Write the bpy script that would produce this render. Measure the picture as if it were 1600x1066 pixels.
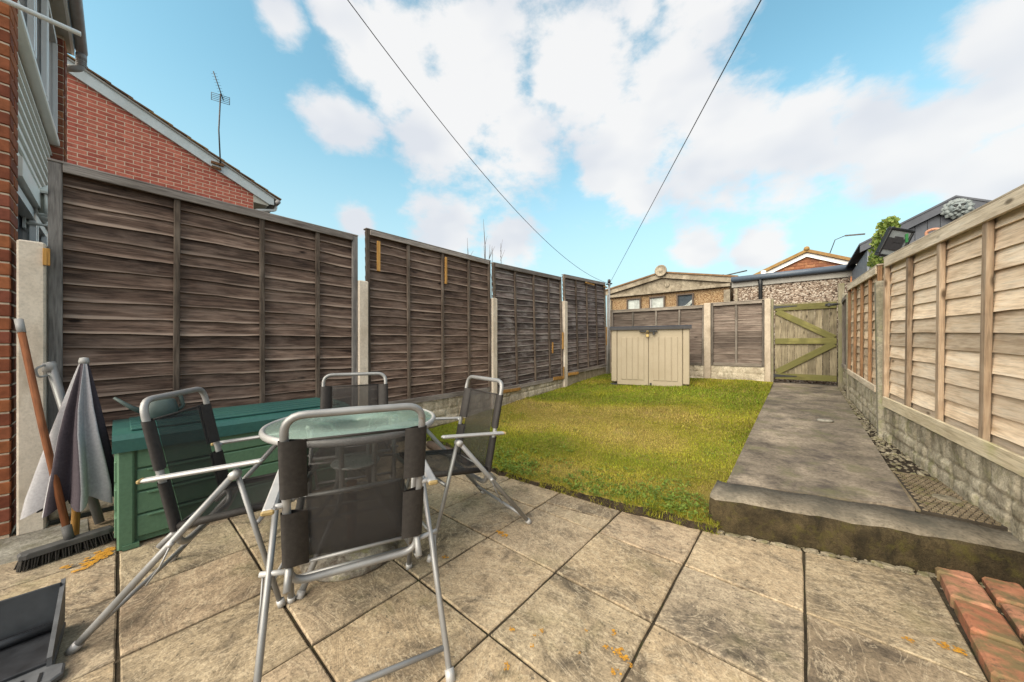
import bpy, math, random
import numpy as np
from mathutils import Vector, Matrix, Euler
random.seed(7); rng = np.random.default_rng(11)
R = math.radians
scene = bpy.context.scene
COL = scene.collection
for o in list(bpy.data.objects): bpy.data.objects.remove(o)

# ------------------------------------------------------------------ camera
cam_d = bpy.data.cameras.new('camera'); cam = bpy.data.objects.new('camera', cam_d); COL.objects.link(cam)
cam.location = (0, 0, 1.08); cam.rotation_euler = (R(90), 0, R(40.5))
cam_d.sensor_width = 36; cam_d.lens = 11.835; cam_d.shift_y = 0.0044; cam_d.clip_start = 0.02; cam_d.clip_end = 800
scene.camera = cam

# ------------------------------------------------------------------ light
SUN_EL, SUN_AZ = R(36), R(186)            # azimuth clockwise from +Y: a veiled sun behind the house
sd = bpy.data.lights.new('sun', 'SUN'); sun = bpy.data.objects.new('sun', sd); COL.objects.link(sun)
sd.energy = 3.5; sd.angle = R(75); sd.color = (1.0, 0.86, 0.73)
sdir = Vector((math.sin(SUN_AZ)*math.cos(SUN_EL), math.cos(SUN_AZ)*math.cos(SUN_EL), math.sin(SUN_EL)))
sun.rotation_euler = (-sdir).to_track_quat('-Z', 'Y').to_euler()
scene.view_settings.view_transform = 'Standard'; scene.view_settings.look = 'None'
scene.cycles.max_bounces = 5; scene.cycles.diffuse_bounces = 2; scene.cycles.glossy_bounces = 2; scene.cycles.transparent_max_bounces = 8
scene.view_settings.gamma = 1; scene.view_settings.exposure = 1.1

world = bpy.data.worlds.new('World'); scene.world = world; world.use_nodes = True
def build_world():
    nt = world.node_tree; N = nt.nodes; L = nt.links; N.clear()
    out = N.new('ShaderNodeOutputWorld'); bg = N.new('ShaderNodeBackground'); L.new(bg.outputs[0], out.inputs[0])
    sky = N.new('ShaderNodeTexSky'); sky.sky_type = 'NISHITA'; sky.sun_disc = False
    sky.sun_elevation = SUN_EL; sky.sun_rotation = SUN_AZ; sky.altitude = 50; sky.air_density = 1.0; sky.dust_density = 1.2; sky.ozone_density = 1.2
    bg.inputs[1].default_value = 0.088; world.cycles.sampling_method = 'MANUAL'; world.cycles.sample_map_resolution = 256
    tc = N.new('ShaderNodeTexCoord')
    def M(op, a, b=None, c=None, clamp=False):
        n = N.new('ShaderNodeMath'); n.operation = op; n.use_clamp = clamp
        for i, v in enumerate((a, b, c)):
            if v is None: continue
            if isinstance(v, (int, float)): n.inputs[i].default_value = v
            else: L.new(v, n.inputs[i])
        return n.outputs[0]
    def noise(scale, detail, rough, loc, dist=0.0, zs=1.7):
        mp = N.new('ShaderNodeMapping'); L.new(tc.outputs['Generated'], mp.inputs[0])
        mp.inputs['Scale'].default_value = (1, 1, zs); mp.inputs['Location'].default_value = loc
        n = N.new('ShaderNodeTexNoise'); L.new(mp.outputs[0], n.inputs['Vector'])
        n.inputs['Scale'].default_value = scale; n.inputs['Detail'].default_value = detail
        n.inputs['Roughness'].default_value = rough; n.inputs['Distortion'].default_value = dist
        return n.outputs['Fac']
    # cumulus centres as directions in the sky (x, y, z) and their angular radius
    BL = CLOUDS
    best = None
    for (x, y, z, r) in BL:
        d = N.new('ShaderNodeVectorMath'); d.operation = 'DISTANCE'
        L.new(tc.outputs['Generated'], d.inputs[0]); d.inputs[1].default_value = (x, y, z)
        v = M('MULTIPLY_ADD', d.outputs['Value'], -1.0/r, 1.0)
        best = v if best is None else M('MAXIMUM', best, v)
    dv = N.new('ShaderNodeVectorMath'); dv.operation = 'DOT_PRODUCT'; L.new(tc.outputs['Generated'], dv.inputs[0]); dv.inputs[1].default_value = (-.62, .73, .29)
    rest = N.new('ShaderNodeMapRange'); rest.interpolation_type = 'SMOOTHSTEP'; L.new(dv.outputs['Value'], rest.inputs[0])
    rest.inputs[1].default_value = .15; rest.inputs[2].default_value = .55; rest.inputs[3].default_value = -1.70; rest.inputs[4].default_value = -2.75
    wide = M('ADD', M('MULTIPLY', noise(1.4, 2, .5, (4.2, 1.3, 0)), 4.0), rest.outputs[0])        # extra broken cloud added outside the view to neutralise the cyan skylight
    best = M('MAXIMUM', best, wide)
    f1 = noise(6.0, 10, .60, (1.1, 2.7, .4))
    field = M('ADD', M('MAXIMUM', M('MULTIPLY', best, 1.25), -0.9), M('MULTIPLY_ADD', f1, 3.0, -1.47))
    mr = N.new('ShaderNodeMapRange'); mr.interpolation_type = 'SMOOTHSTEP'; L.new(field, mr.inputs[0])
    mr.inputs[1].default_value = -0.12; mr.inputs[2].default_value = 0.62
    cover = M('MULTIPLY', mr.outputs[0], .96)
    # soft grey bellies inside the clouds
    sh = noise(3.4, 3, .5, (1.25, 2.7, .62))
    cr = N.new('ShaderNodeValToRGB'); L.new(sh, cr.inputs[0])
    cr.color_ramp.elements[0].position = .36; cr.color_ramp.elements[0].color = (4.05, 4.2, 4.5, 1)
    cr.color_ramp.elements[1].position = .54; cr.color_ramp.elements[1].color = (5.0, 4.98, 4.98, 1)
    tint = N.new('ShaderNodeMix'); tint.data_type = 'RGBA'; tint.blend_type = 'MULTIPLY'; tint.inputs[0].default_value = 1
    L.new(sky.outputs[0], tint.inputs[6]); tint.inputs[7].default_value = SKY_TINT
    sz = N.new('ShaderNodeSeparateXYZ'); L.new(tc.outputs['Generated'], sz.inputs[0])
    hz = N.new('ShaderNodeMapRange'); hz.interpolation_type = 'SMOOTHSTEP'; L.new(sz.outputs['Z'], hz.inputs[0])
    hz.inputs[1].default_value = 0.0; hz.inputs[2].default_value = .62; hz.inputs[3].default_value = .92; hz.inputs[4].default_value = 0.0
    pale = N.new('ShaderNodeMix'); pale.data_type = 'RGBA'; L.new(hz.outputs[0], pale.inputs[0]); L.new(tint.outputs[2], pale.inputs[6]); pale.inputs[7].default_value = (3.2, 4.05, 4.3, 1)
    mx = N.new('ShaderNodeMix'); mx.data_type = 'RGBA'
    L.new(cover, mx.inputs[0]); L.new(pale.outputs[2], mx.inputs[6]); L.new(cr.outputs[0], mx.inputs[7])
    L.new(mx.outputs[2], bg.inputs[0])
SKY_TINT = (1.36, 1.86, 1.48, 1)
CLOUDS = [
    (-0.681, 0.403, 0.612, 0.131),
    (-0.547, 0.550, 0.632, 0.184),
    (-0.387, 0.677, 0.626, 0.200),
    (-0.209, 0.777, 0.594, 0.153),
    (-0.530, 0.670, 0.519, 0.166),
    (-0.653, 0.524, 0.547, 0.153),
    (-0.322, 0.812, 0.487, 0.174),
    (-0.788, 0.352, 0.504, 0.087),
    (-0.143, 0.882, 0.450, 0.144),
    (0.001, 0.913, 0.409, 0.116),
    (0.092, 0.908, 0.408, 0.085),
    (0.172, 0.925, 0.338, 0.116),
    (0.245, 0.928, 0.280, 0.109),
    (0.232, 0.854, 0.465, 0.082),
    (-0.754, 0.204, 0.625, 0.046),
    (-0.698, 0.275, 0.661, 0.050),
    (-0.752, 0.581, 0.310, 0.110),
    (-0.621, 0.728, 0.291, 0.093),
    (-0.863, 0.402, 0.305, 0.057),
    (-0.195, 0.948, 0.250, 0.078),
    (-0.079, 0.971, 0.225, 0.059),
    (-0.248, 0.695, 0.675, 0.056),
    (0.237, 0.898, 0.372, 0.068),

]
build_world()

# ------------------------------------------------------------------ helpers: meshes
class MB:
    def __init__(s): s.v = []; s.f = []; s.sm = []
    def add(s, vs, fs, smooth=False):
        o = len(s.v); s.v += [tuple(p) for p in vs]; s.f += [tuple(i+o for i in f) for f in fs]; s.sm += [smooth]*len(fs); return s
    def box(s, c, d, rot=None, bev=0.0):
        x, y, z = d[0]/2, d[1]/2, d[2]/2
        if bev:
            poly = [(-x+bev,-y),(x-bev,-y),(x,-y+bev),(x,y-bev),(x-bev,y),(-x+bev,y),(-x,y-bev),(-x,-y+bev)]
            k = max(0, 1-bev/min(x, y))
            vs = []
            for zz, q in ((-z, k), (-z+bev, 1), (z-bev, 1), (z, k)):
                vs += [(px*(1-(1-q)*min(x,y)/x), py*(1-(1-q)*min(x,y)/y), zz) for px, py in poly]
            fs = [tuple(range(7, -1, -1)), tuple(range(24, 32))]
            for r in range(3):
                for i in range(8): j = (i+1) % 8; fs.append((r*8+i, r*8+j, r*8+8+j, r*8+8+i))
        else:
            vs = [(-x,-y,-z),(x,-y,-z),(x,y,-z),(-x,y,-z),(-x,-y,z),(x,-y,z),(x,y,z),(-x,y,z)]
            fs = [(0,3,2,1),(4,5,6,7),(0,1,5,4),(1,2,6,5),(2,3,7,6),(3,0,4,7)]
        if rot is not None:
            m = Euler(rot).to_matrix(); vs = [m @ Vector(p) for p in vs]
        return s.add([(p[0]+c[0], p[1]+c[1], p[2]+c[2]) for p in vs], fs)
    def tube(s, pts, r, n=8, closed=False, sx=1.0, cap=True):
        pts = [Vector(p) for p in pts]; m = len(pts); rs = r if isinstance(r, (list, tuple)) else [r]*m
        vs = []; up = None
        for i, p in enumerate(pts):
            a = pts[(i-1) % m] if (closed or i) else p; b = pts[(i+1) % m] if (closed or i < m-1) else p
            t = (b-a).normalized()
            if up is None:
                up = Vector((0, 0, 1)) if abs(t.z) < .95 else Vector((1, 0, 0))
            u = (up - t*up.dot(t)).normalized(); w = t.cross(u); up = u
            for k in range(n):
                an = 2*math.pi*k/n; vs.append(p + u*(math.cos(an)*rs[i]) + w*(math.sin(an)*rs[i]*sx))
        fs = []
        for i in range(m if closed else m-1):
            j = (i+1) % m
            for k in range(n): l = (k+1) % n; fs.append((i*n+k, i*n+l, j*n+l, j*n+k))
        if cap and not closed: fs += [tuple(range(n-1, -1, -1)), tuple(range((m-1)*n, m*n))]
        return s.add(vs, fs, True)
    def lathe(s, prof, n=24, c=(0,0,0), axis='z', wob=None):
        vs = []
        for i, (r, z) in enumerate(prof):
            for k in range(n):
                a = 2*math.pi*k/n; q = r*(1 if wob is None else wob(i, a)); p = (math.cos(a)*q, math.sin(a)*q, z)
                if axis == 'y': p = (p[0], -p[2], p[1])
                if axis == 'x': p = (p[2], p[0], p[1])
                vs.append((p[0]+c[0], p[1]+c[1], p[2]+c[2]))
        fs = []
        for i in range(len(prof)-1):
            for k in range(n): l = (k+1) % n; fs.append((i*n+k, i*n+l, (i+1)*n+l, (i+1)*n+k))
        fs.append(tuple(range(n-1, -1, -1))); fs.append(tuple(range((len(prof)-1)*n, len(prof)*n)))
        return s.add(vs, fs, True)
    def prism(s, poly, z0, z1, bev=0.0):
        n = len(poly); c = Vector((sum(p[0] for p in poly)/n, sum(p[1] for p in poly)/n))
        def inset(p, d):
            v = c-Vector(p); return Vector(p)+v.normalized()*d*1.3
        rings = [[(p[0], p[1], z0) for p in poly]]
        if bev:
            rings.append([(p[0], p[1], z1-bev) for p in poly]); rings.append([(*inset(p, bev), z1) for p in poly])
        else: rings.append([(p[0], p[1], z1) for p in poly])
        vs = sum(rings, []); fs = [tuple(range(n-1, -1, -1)), tuple(range((len(rings)-1)*n, len(rings)*n))]
        for r in range(len(rings)-1):
            for i in range(n): j = (i+1) % n; fs.append((r*n+i, r*n+j, r*n+n+j, r*n+n+i))
        return s.add(vs, fs)
    def extrude(s, poly, axis, a0, a1):
        """poly in the plane normal to axis (ordered (u,v)); axis x: (y,z), y: (x,z), z: (x,y)"""
        n = len(poly)
        def P(u, v, a): return {'x': (a, u, v), 'y': (u, a, v), 'z': (u, v, a)}[axis]
        vs = [P(u, v, a0) for u, v in poly]+[P(u, v, a1) for u, v in poly]
        fs = [tuple(range(n-1, -1, -1)), tuple(range(n, 2*n))]+[(i, (i+1) % n, n+(i+1) % n, n+i) for i in range(n)]
        return s.add(vs, fs)
    def mesh(s, name):
        me = bpy.data.meshes.new(name); me.from_pydata(s.v, [], s.f); me.update()
        me.polygons.foreach_set('use_smooth', s.sm)
        import bmesh
        bm = bmesh.new(); bm.from_mesh(me); bmesh.ops.recalc_face_normals(bm, faces=bm.faces); bm.to_mesh(me); bm.free()
        return me
def link(name, me, mat=None, parent=None, loc=(0,0,0), rot=(0,0,0)):
    o = bpy.data.objects.new(name, me); COL.objects.link(o)
    if me is not None and mat is not None and not me.materials: me.materials.append(mat)
    o.location = loc; o.rotation_euler = rot; o.parent = parent
    return o
def obj(name, mb, mat, parent=None, loc=(0,0,0), rot=(0,0,0)): return link(name, mb.mesh(name), mat, parent, loc, rot)
def tag(o, label=None, cat=None, group=None, kind=None):
    if label: o['label'] = label
    if cat: o['category'] = cat
    if group: o['group'] = group
    if kind: o['kind'] = kind
    return o
def thing(name, label, cat, loc=(0,0,0), rz=0.0, group=None, rot=None):
    o = bpy.data.objects.new(name, None); COL.objects.link(o); o.location = loc
    o.rotation_euler = rot if rot else (0, 0, rz); o.empty_display_size = .1
    return tag(o, label, cat, group)
def copy_tree(o, parent=None):
    c = o.copy(); COL.objects.link(c); c.parent = parent
    for ch in [x for x in bpy.data.objects if x.parent == o]: copy_tree(ch, c)
    return c
def fillet(pts, r, n=5, closed=False):
    pts = [Vector(p) for p in pts]; out = []; m = len(pts)
    for i, p in enumerate(pts):
        if not closed and i in (0, m-1): out.append(p); continue
        a = (pts[(i-1) % m]-p); b = (pts[(i+1) % m]-p)
        d = min(r, a.length*.49, b.length*.49); A = p+a.normalized()*d; B = p+b.normalized()*d
        for k in range(n+1):
            t = k/n; out.append(A*(1-t)**2+p*2*t*(1-t)+B*t*t)
    return out

# ------------------------------------------------------------------ helpers: materials
class G:
    def __init__(s, name):
        s.m = bpy.data.materials.new(name); s.m.use_nodes = True; s.nt = s.m.node_tree; s.N = s.nt.nodes; s.L = s.nt.links
        s.N.clear(); s.out = s.N.new('ShaderNodeOutputMaterial'); s.p = s.N.new('ShaderNodeBsdfPrincipled'); s.L.new(s.p.outputs[0], s.out.inputs[0])
        s.tc = s.N.new('ShaderNodeTexCoord')
    def put(s, sock, v):
        if hasattr(v, 'is_linked'): s.L.new(v, sock)
        else: sock.default_value = v if not (isinstance(v, tuple) and len(v) == 3 and sock.type == 'RGBA') else (*v, 1)
    def set(s, **k):
        names = dict(col='Base Color', rough='Roughness', metal='Metallic', spec='Specular IOR Level', normal='Normal', trans='Transmission Weight', alpha='Alpha', ior='IOR', coat='Coat Weight', sheen='Sheen Weight')
        for a, v in k.items(): s.put(s.p.inputs[names[a]], v)
        return s
    def rnd(s):
        return s.N.new('ShaderNodeObjectInfo').outputs['Random']
    def vec(s, space='Object', scale=(1,1,1), loc=(0,0,0), rot=(0,0,0), jitter=0.0, spin=False):
        if space == 'World': src = s.N.new('ShaderNodeNewGeometry').outputs['Position']
        else: src = s.tc.outputs[space]
        if jitter:
            a = s.N.new('ShaderNodeVectorMath'); a.operation = 'SCALE'; a.inputs[0].default_value = (jitter, jitter*.71, jitter*1.31)
            s.L.new(s.rnd(), a.inputs['Scale'])
            b = s.N.new('ShaderNodeVectorMath'); b.operation = 'ADD'; s.L.new(src, b.inputs[0]); s.L.new(a.outputs[0], b.inputs[1]); src = b.outputs[0]
        if spin:
            vr = s.N.new('ShaderNodeVectorRotate'); vr.rotation_type = 'Z_AXIS'; s.L.new(src, vr.inputs['Vector'])
            s.L.new(s.math('MULTIPLY', s.rnd(), 37.7), vr.inputs['Angle']); src = vr.outputs[0]
        mp = s.N.new('ShaderNodeMapping'); s.L.new(src, mp.inputs[0])
        mp.inputs['Scale'].default_value = scale; mp.inputs['Location'].default_value = loc; mp.inputs['Rotation'].default_value = rot
        return mp.outputs[0]
    def noise(s, vec, scale, detail=4, rough=.55, dist=0.0):
        n = s.N.new('ShaderNodeTexNoise'); s.L.new(vec, n.inputs['Vector'])
        n.inputs['Scale'].default_value = scale; n.inputs['Detail'].default_value = detail; n.inputs['Roughness'].default_value = rough; n.inputs['Distortion'].default_value = dist
        return n.outputs['Fac']
    def vor(s, vec, scale, feature='F1', out='Distance', rand=1.0):
        n = s.N.new('ShaderNodeTexVoronoi'); n.feature = feature; s.L.new(vec, n.inputs['Vector']); n.inputs['Scale'].default_value = scale; n.inputs['Randomness'].default_value = rand
        return n.outputs[out]
    def wave(s, vec, scale, dist=2, detail=2, dscale=1, kind='BANDS', direc='X'):
        n = s.N.new('ShaderNodeTexWave'); n.wave_type = kind
        if kind == 'BANDS': n.bands_direction = direc
        s.L.new(vec, n.inputs['Vector']); n.inputs['Scale'].default_value = scale; n.inputs['Distortion'].default_value = dist; n.inputs['Detail'].default_value = detail; n.inputs['Detail Scale'].default_value = dscale
        return n.outputs['Fac']
    def ramp(s, fac, stops):
        n = s.N.new('ShaderNodeValToRGB'); s.L.new(fac, n.inputs[0]); e = n.color_ramp.elements
        while len(e) < len(stops): e.new(.5)
        for i, (p, c) in enumerate(stops):
            e[i].position = p; e[i].color = (*c, 1) if isinstance(c, tuple) else (c, c, c, 1)
        return n.outputs[0]
    def mix(s, fac, a, b, mode='MIX'):
        n = s.N.new('ShaderNodeMix'); n.data_type = 'RGBA'; n.blend_type = mode
        s.put(n.inputs[0], fac); s.put(n.inputs[6], a); s.put(n.inputs[7], b); return n.outputs[2]
    def math(s, op, a, b=0.0, clamp=False):
        n = s.N.new('ShaderNodeMath'); n.operation = op; n.use_clamp = clamp; s.put(n.inputs[0], a); s.put(n.inputs[1], b); return n.outputs[0]
    def bump(s, h, strength=.4, dist=.01, normal=None):
        n = s.N.new('ShaderNodeBump'); s.L.new(h, n.inputs['Height']); n.inputs['Strength'].default_value = strength; n.inputs['Distance'].default_value = dist
        if normal is not None: s.L.new(normal, n.inputs['Normal'])
        return n.outputs[0]
    def normz(s):
        g = s.N.new('ShaderNodeNewGeometry'); sp = s.N.new('ShaderNodeSeparateXYZ'); s.L.new(g.outputs['Normal'], sp.inputs[0]); return sp.outputs['Z']

def wood(name, dark, mid, light, axis='x', edge=None, gs=1.0, grain=.55, bumps=.5, knots=True, green=None, streak=None, rough=.85):
    g = G(name); ax = dict(x=(1, 14, 14), z=(14, 14, 1), y=(14, 1, 14))[axis]
    v = g.vec('Object', tuple(a*gs for a in ax), jitter=23)
    n1 = g.noise(v, 2.2, 8, .62, .6); n2 = g.noise(v, 9, 5, .6, .2)
    big = g.noise(g.vec('Object', (1.6, 3, 3), jitter=31), 1.8, 3, .55)
    f = g.math('ADD', g.math('MULTIPLY', n1, .62), g.math('MULTIPLY', big, .38))
    c = g.ramp(f, [(.34, dark), (.50, mid), (.68, light)])
    c = g.mix(grain, c, g.mix(1.0, c, g.ramp(n2, [(.34, .35), (.52, 1.0), (.72, 1.25)]), 'MULTIPLY'))
    h = n1
    if knots:
        kv = g.vec('Object', dict(x=(2.6, 1, 7), z=(7, 7, 2.6), y=(7, 2.6, 7))[axis], jitter=47)
        k = g.vor(kv, 1.0)
        kk = g.ramp(k, [(.05, 1.0), (.115, .0)])
        c = g.mix(kk, c, tuple(x*.45 for x in dark))
        h = g.math('ADD', h, g.math('MULTIPLY', kk, .5))
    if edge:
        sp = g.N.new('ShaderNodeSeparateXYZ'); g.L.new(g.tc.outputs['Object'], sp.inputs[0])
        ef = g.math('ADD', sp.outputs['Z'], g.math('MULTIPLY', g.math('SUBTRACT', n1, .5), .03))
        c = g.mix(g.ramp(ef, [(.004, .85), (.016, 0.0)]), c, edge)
    tone = g.ramp(g.rnd(), [(0, .66), (.5, 1.0), (1, 1.24)])
    c = g.mix(1.0, c, tone, 'MULTIPLY')
    if streak:
        st = g.noise(g.vec('World', (1.3, 1.3, 3.5)), 2.0, 5, .6)
        c = g.mix(g.ramp(st, [(.52, 0.0), (.70, .8)]), c, streak)
    if green:
        gn = g.noise(g.vec('World', (3, 3, 2)), 2.0, 5, .6)
        c = g.mix(g.ramp(gn, [(.40, .15), (.58, .9)]), c, green)
    g.set(col=c, rough=rough, spec=.25, normal=g.bump(g.math('ADD', h, g.math('MULTIPLY', n2, .5)), bumps, .006))
    return g.m

def concrete(name, a, b, dirt=None, scale=1.0, bump=.3, speck=True, green=None, mott=.7):
    g = G(name); v = g.vec('World')
    n1 = g.noise(v, 3.2*scale, 6, .6, .4); n2 = g.noise(v, 70*scale, 4, .6)
    c = g.ramp(n1, [(.32, a), (.66, b)])
    n3 = g.noise(v, 21*scale, 6, .68)
    c = g.mix(.75 if mott > .5 else .3, c, g.ramp(n2, [(.3, .5), (.52, 1.0), (.75, 1.25)]), 'MULTIPLY')
    c = g.mix(mott, c, g.ramp(n3, [(.32, .55), (.52, 1.0), (.70, 1.2)]), 'MULTIPLY')
    if dirt:
        d = g.noise(g.vec('World', (2.5, 2.5, .7)), 2.4*scale, 6, .65)
        c = g.mix(g.ramp(d, [(.5, 0.0), (.68, .85)]), c, dirt)
    if green:
        d = g.noise(g.vec('World', (1, 1, 1), loc=(3, 7, 1)), 5*scale, 6, .65)
        c = g.mix(g.ramp(d, [(.52, 0.0), (.66, .75)]), c, green)
    g.set(col=c, rough=.92, spec=.2, normal=g.bump(g.math('ADD', g.math('ADD', n2, n1), n3), bump, .006))
    return g.m

def plain(name, col, rough=.5, metal=0.0, var=.12, spec=.4, scale=20, bump=0.0, dirt=None):
    g = G(name); n = g.noise(g.vec('World'), scale, 5, .6); n2 = g.noise(g.vec('World'), 3.1, 4, .6)
    c = g.mix(1.0, (*col, 1), g.ramp(n, [(.3, 1-var), (.7, 1+var)]), 'MULTIPLY')
    if dirt: c = g.mix(g.ramp(n2, [(.48, 0.0), (.72, .7)]), c, dirt)
    g.set(col=c, rough=g.ramp(n2, [(.3, max(0, rough-.08)), (.7, min(1, rough+.1))]), metal=metal, spec=spec)
    if bump: g.set(normal=g.bump(n, bump, .004))
    return g.m

def brick_mat(name, stops, bump=.5, white=0.0, moss=None):
    g = G(name); v = g.vec('Object', jitter=17); n = g.noise(v, 22, 5, .65); n2 = g.noise(v, 7, 4, .6)
    c = g.ramp(g.rnd(), stops)
    c = g.mix(.8, c, g.ramp(n, [(.3, .62), (.55, 1.0), (.75, 1.2)]), 'MULTIPLY')
    c = g.mix(.6, c, g.ramp(n2, [(.3, .6), (.6, 1.05)]), 'MULTIPLY')
    if white: c = g.mix(g.ramp(n2, [(.60, 0.0), (.72, white)]), c, (.72, .68, .62))
    if moss:
        d = g.noise(g.vec('World'), 9, 6, .65); c = g.mix(g.ramp(d, [(.43, 0.0), (.58, .85)]), c, moss)
        e = g.noise(g.vec('World', loc=(2, 5, 1)), 26, 5, .7); c = g.mix(g.ramp(e, [(.55, 0.0), (.66, .7)]), c, (.10, .075, .05))
    g.set(col=c, rough=.9, spec=.2, normal=g.bump(n, bump, .004)); return g.m

def fabric():
    g = G('sling_mesh'); v = g.vec('Object', (1, 1, 1))
    n = g.noise(v, 9, 4, .6); w = g.noise(v, 420, 1, .5)
    c = g.ramp(n, [(.3, (.026, .023, .022)), (.7, (.044, .040, .038))])
    g.set(col=c, rough=.75, spec=.3, normal=g.bump(w, .25, .001))
    tr = g.N.new('ShaderNodeBsdfTransparent'); ms = g.N.new('ShaderNodeMixShader')
    g.put(ms.inputs[0], g.ramp(w, [(.40, .48), (.60, .64)])); g.L.new(tr.outputs[0], ms.inputs[1]); g.L.new(g.p.outputs[0], ms.inputs[2]); g.L.new(ms.outputs[0], g.out.inputs[0])
    return g.m

def frosted():
    g = G('frosted_table_glass'); n = g.noise(g.vec('Object'), 60, 3, .5); n2 = g.noise(g.vec('Object'), 2.5, 4, .6)
    g.set(col=g.ramp(n2, [(.3, (.30, .39, .345)), (.7, (.38, .47, .42))]), rough=.16, spec=.6, normal=g.bump(n, .08, .001))
    tr = g.N.new('ShaderNodeBsdfTransparent'); tr.inputs[0].default_value = (.72, .85, .79, 1); ms = g.N.new('ShaderNodeMixShader')
    ms.inputs[0].default_value = .40; g.L.new(tr.outputs[0], ms.inputs[1]); g.L.new(g.p.outputs[0], ms.inputs[2]); g.L.new(ms.outputs[0], g.out.inputs[0])
    return g.m

def metal_paint():
    g = G('silver_painted_steel'); v = g.vec('World'); n = g.noise(v, 26, 5, .6); n2 = g.noise(v, 5, 4, .6)
    c = g.ramp(n2, [(.3, (.20, .196, .192)), (.7, (.31, .305, .30))])
    c = g.mix(g.ramp(n, [(.66, 0.0), (.74, .75)]), c, (.20, .11, .05))
    g.set(col=c, rough=g.ramp(n2, [(.3, .34), (.7, .5)]), metal=.35, spec=.5); return g.m

def slab_mat():
    g = G('riven_paving_stone'); v = g.vec('World', jitter=9)
    a = g.rnd()
    big = g.noise(v, 3.0, 6, .6, .8); mid = g.noise(g.vec('World', (1, 1, 1), jitter=29), 8, 7, .68, 1.6)
    fine = g.noise(g.vec('World'), 120, 4, .7)
    rv = g.noise(g.vec('World', (1.0, 2.3, 1), jitter=13, spin=True), 4.2, 9, .68, 1.6)
    grit = g.noise(g.vec('World'), 46, 5, .7)
    f = g.math('ADD', g.math('MULTIPLY', big, .55), g.math('MULTIPLY', mid, .45))
    c = g.ramp(f, [(.31, (.080, .064, .048)), (.40, (.17, .136, .102)), (.50, (.345, .272, .192)), (.66, (.50, .40, .285))])
    tone = g.mix(1.0, g.ramp(a, [(0, (.62, .60, .56)), (.25, (.95, .90, .84)), (.5, (.76, .76, .70)), (.75, (1.04, .98, .86)), (1, (.82, .82, .80))]), c, 'MULTIPLY')
    c = tone
    crack = g.ramp(rv, [(.46, 0.0), (.495, 1.0), (.51, 0.0)])
    c = g.mix(g.math('MULTIPLY', crack, .5), c, (.56, .46, .32))
    c = g.mix(.8, c, g.ramp(fine, [(.30, .45), (.5, 1.0), (.72, 1.3)]), 'MULTIPLY')
    spots = g.ramp(g.noise(g.vec('World', loc=(5, 1, 2)), 42, 3, .6), [(.66, 0.0), (.71, .8)])
    c = g.mix(spots, c, (.055, .05, .04))
    alg = g.ramp(g.noise(g.vec('World', loc=(9, 3, 0)), 2.1, 5, .62), [(.55, 0.0), (.70, .5)])
    c = g.mix(alg, c, (.13, .125, .045))
    c = g.mix(.75, c, g.ramp(grit, [(.34, .55), (.5, 1.0), (.68, 1.22)]), 'MULTIPLY')
    h = g.math('ADD', g.math('MULTIPLY', rv, 1.2), g.math('MULTIPLY', grit, .45))
    g.set(col=c, rough=.84, spec=.25, normal=g.bump(h, .6, .009)); return g.m

def leaf_mat(name, stops):
    g = G(name); n = g.noise(g.vec('World'), 30, 3, .5); c = g.ramp(n, stops)
    g.set(col=c, rough=.55, spec=.3)
    t = g.N.new('ShaderNodeBsdfTranslucent'); g.L.new(c, t.inputs[0]); ms = g.N.new('ShaderNodeMixShader'); ms.inputs[0].default_value = .35
    g.L.new(g.p.outputs[0], ms.inputs[1]); g.L.new(t.outputs[0], ms.inputs[2]); g.L.new(ms.outputs[0], g.out.inputs[0]); return g.m

def attr_grass():
    g = G('grass_blades'); a = g.N.new('ShaderNodeAttribute'); a.attribute_name = 'Col'
    g.set(col=a.outputs['Color'], rough=.6, spec=.25)
    t = g.N.new('ShaderNodeBsdfTranslucent'); g.L.new(a.outputs['Color'], t.inputs[0]); ms = g.N.new('ShaderNodeMixShader'); ms.inputs[0].default_value = .35
    g.L.new(g.p.outputs[0], ms.inputs[1]); g.L.new(t.outputs[0], ms.inputs[2]); g.L.new(ms.outputs[0], g.out.inputs[0]); return g.m

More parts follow.
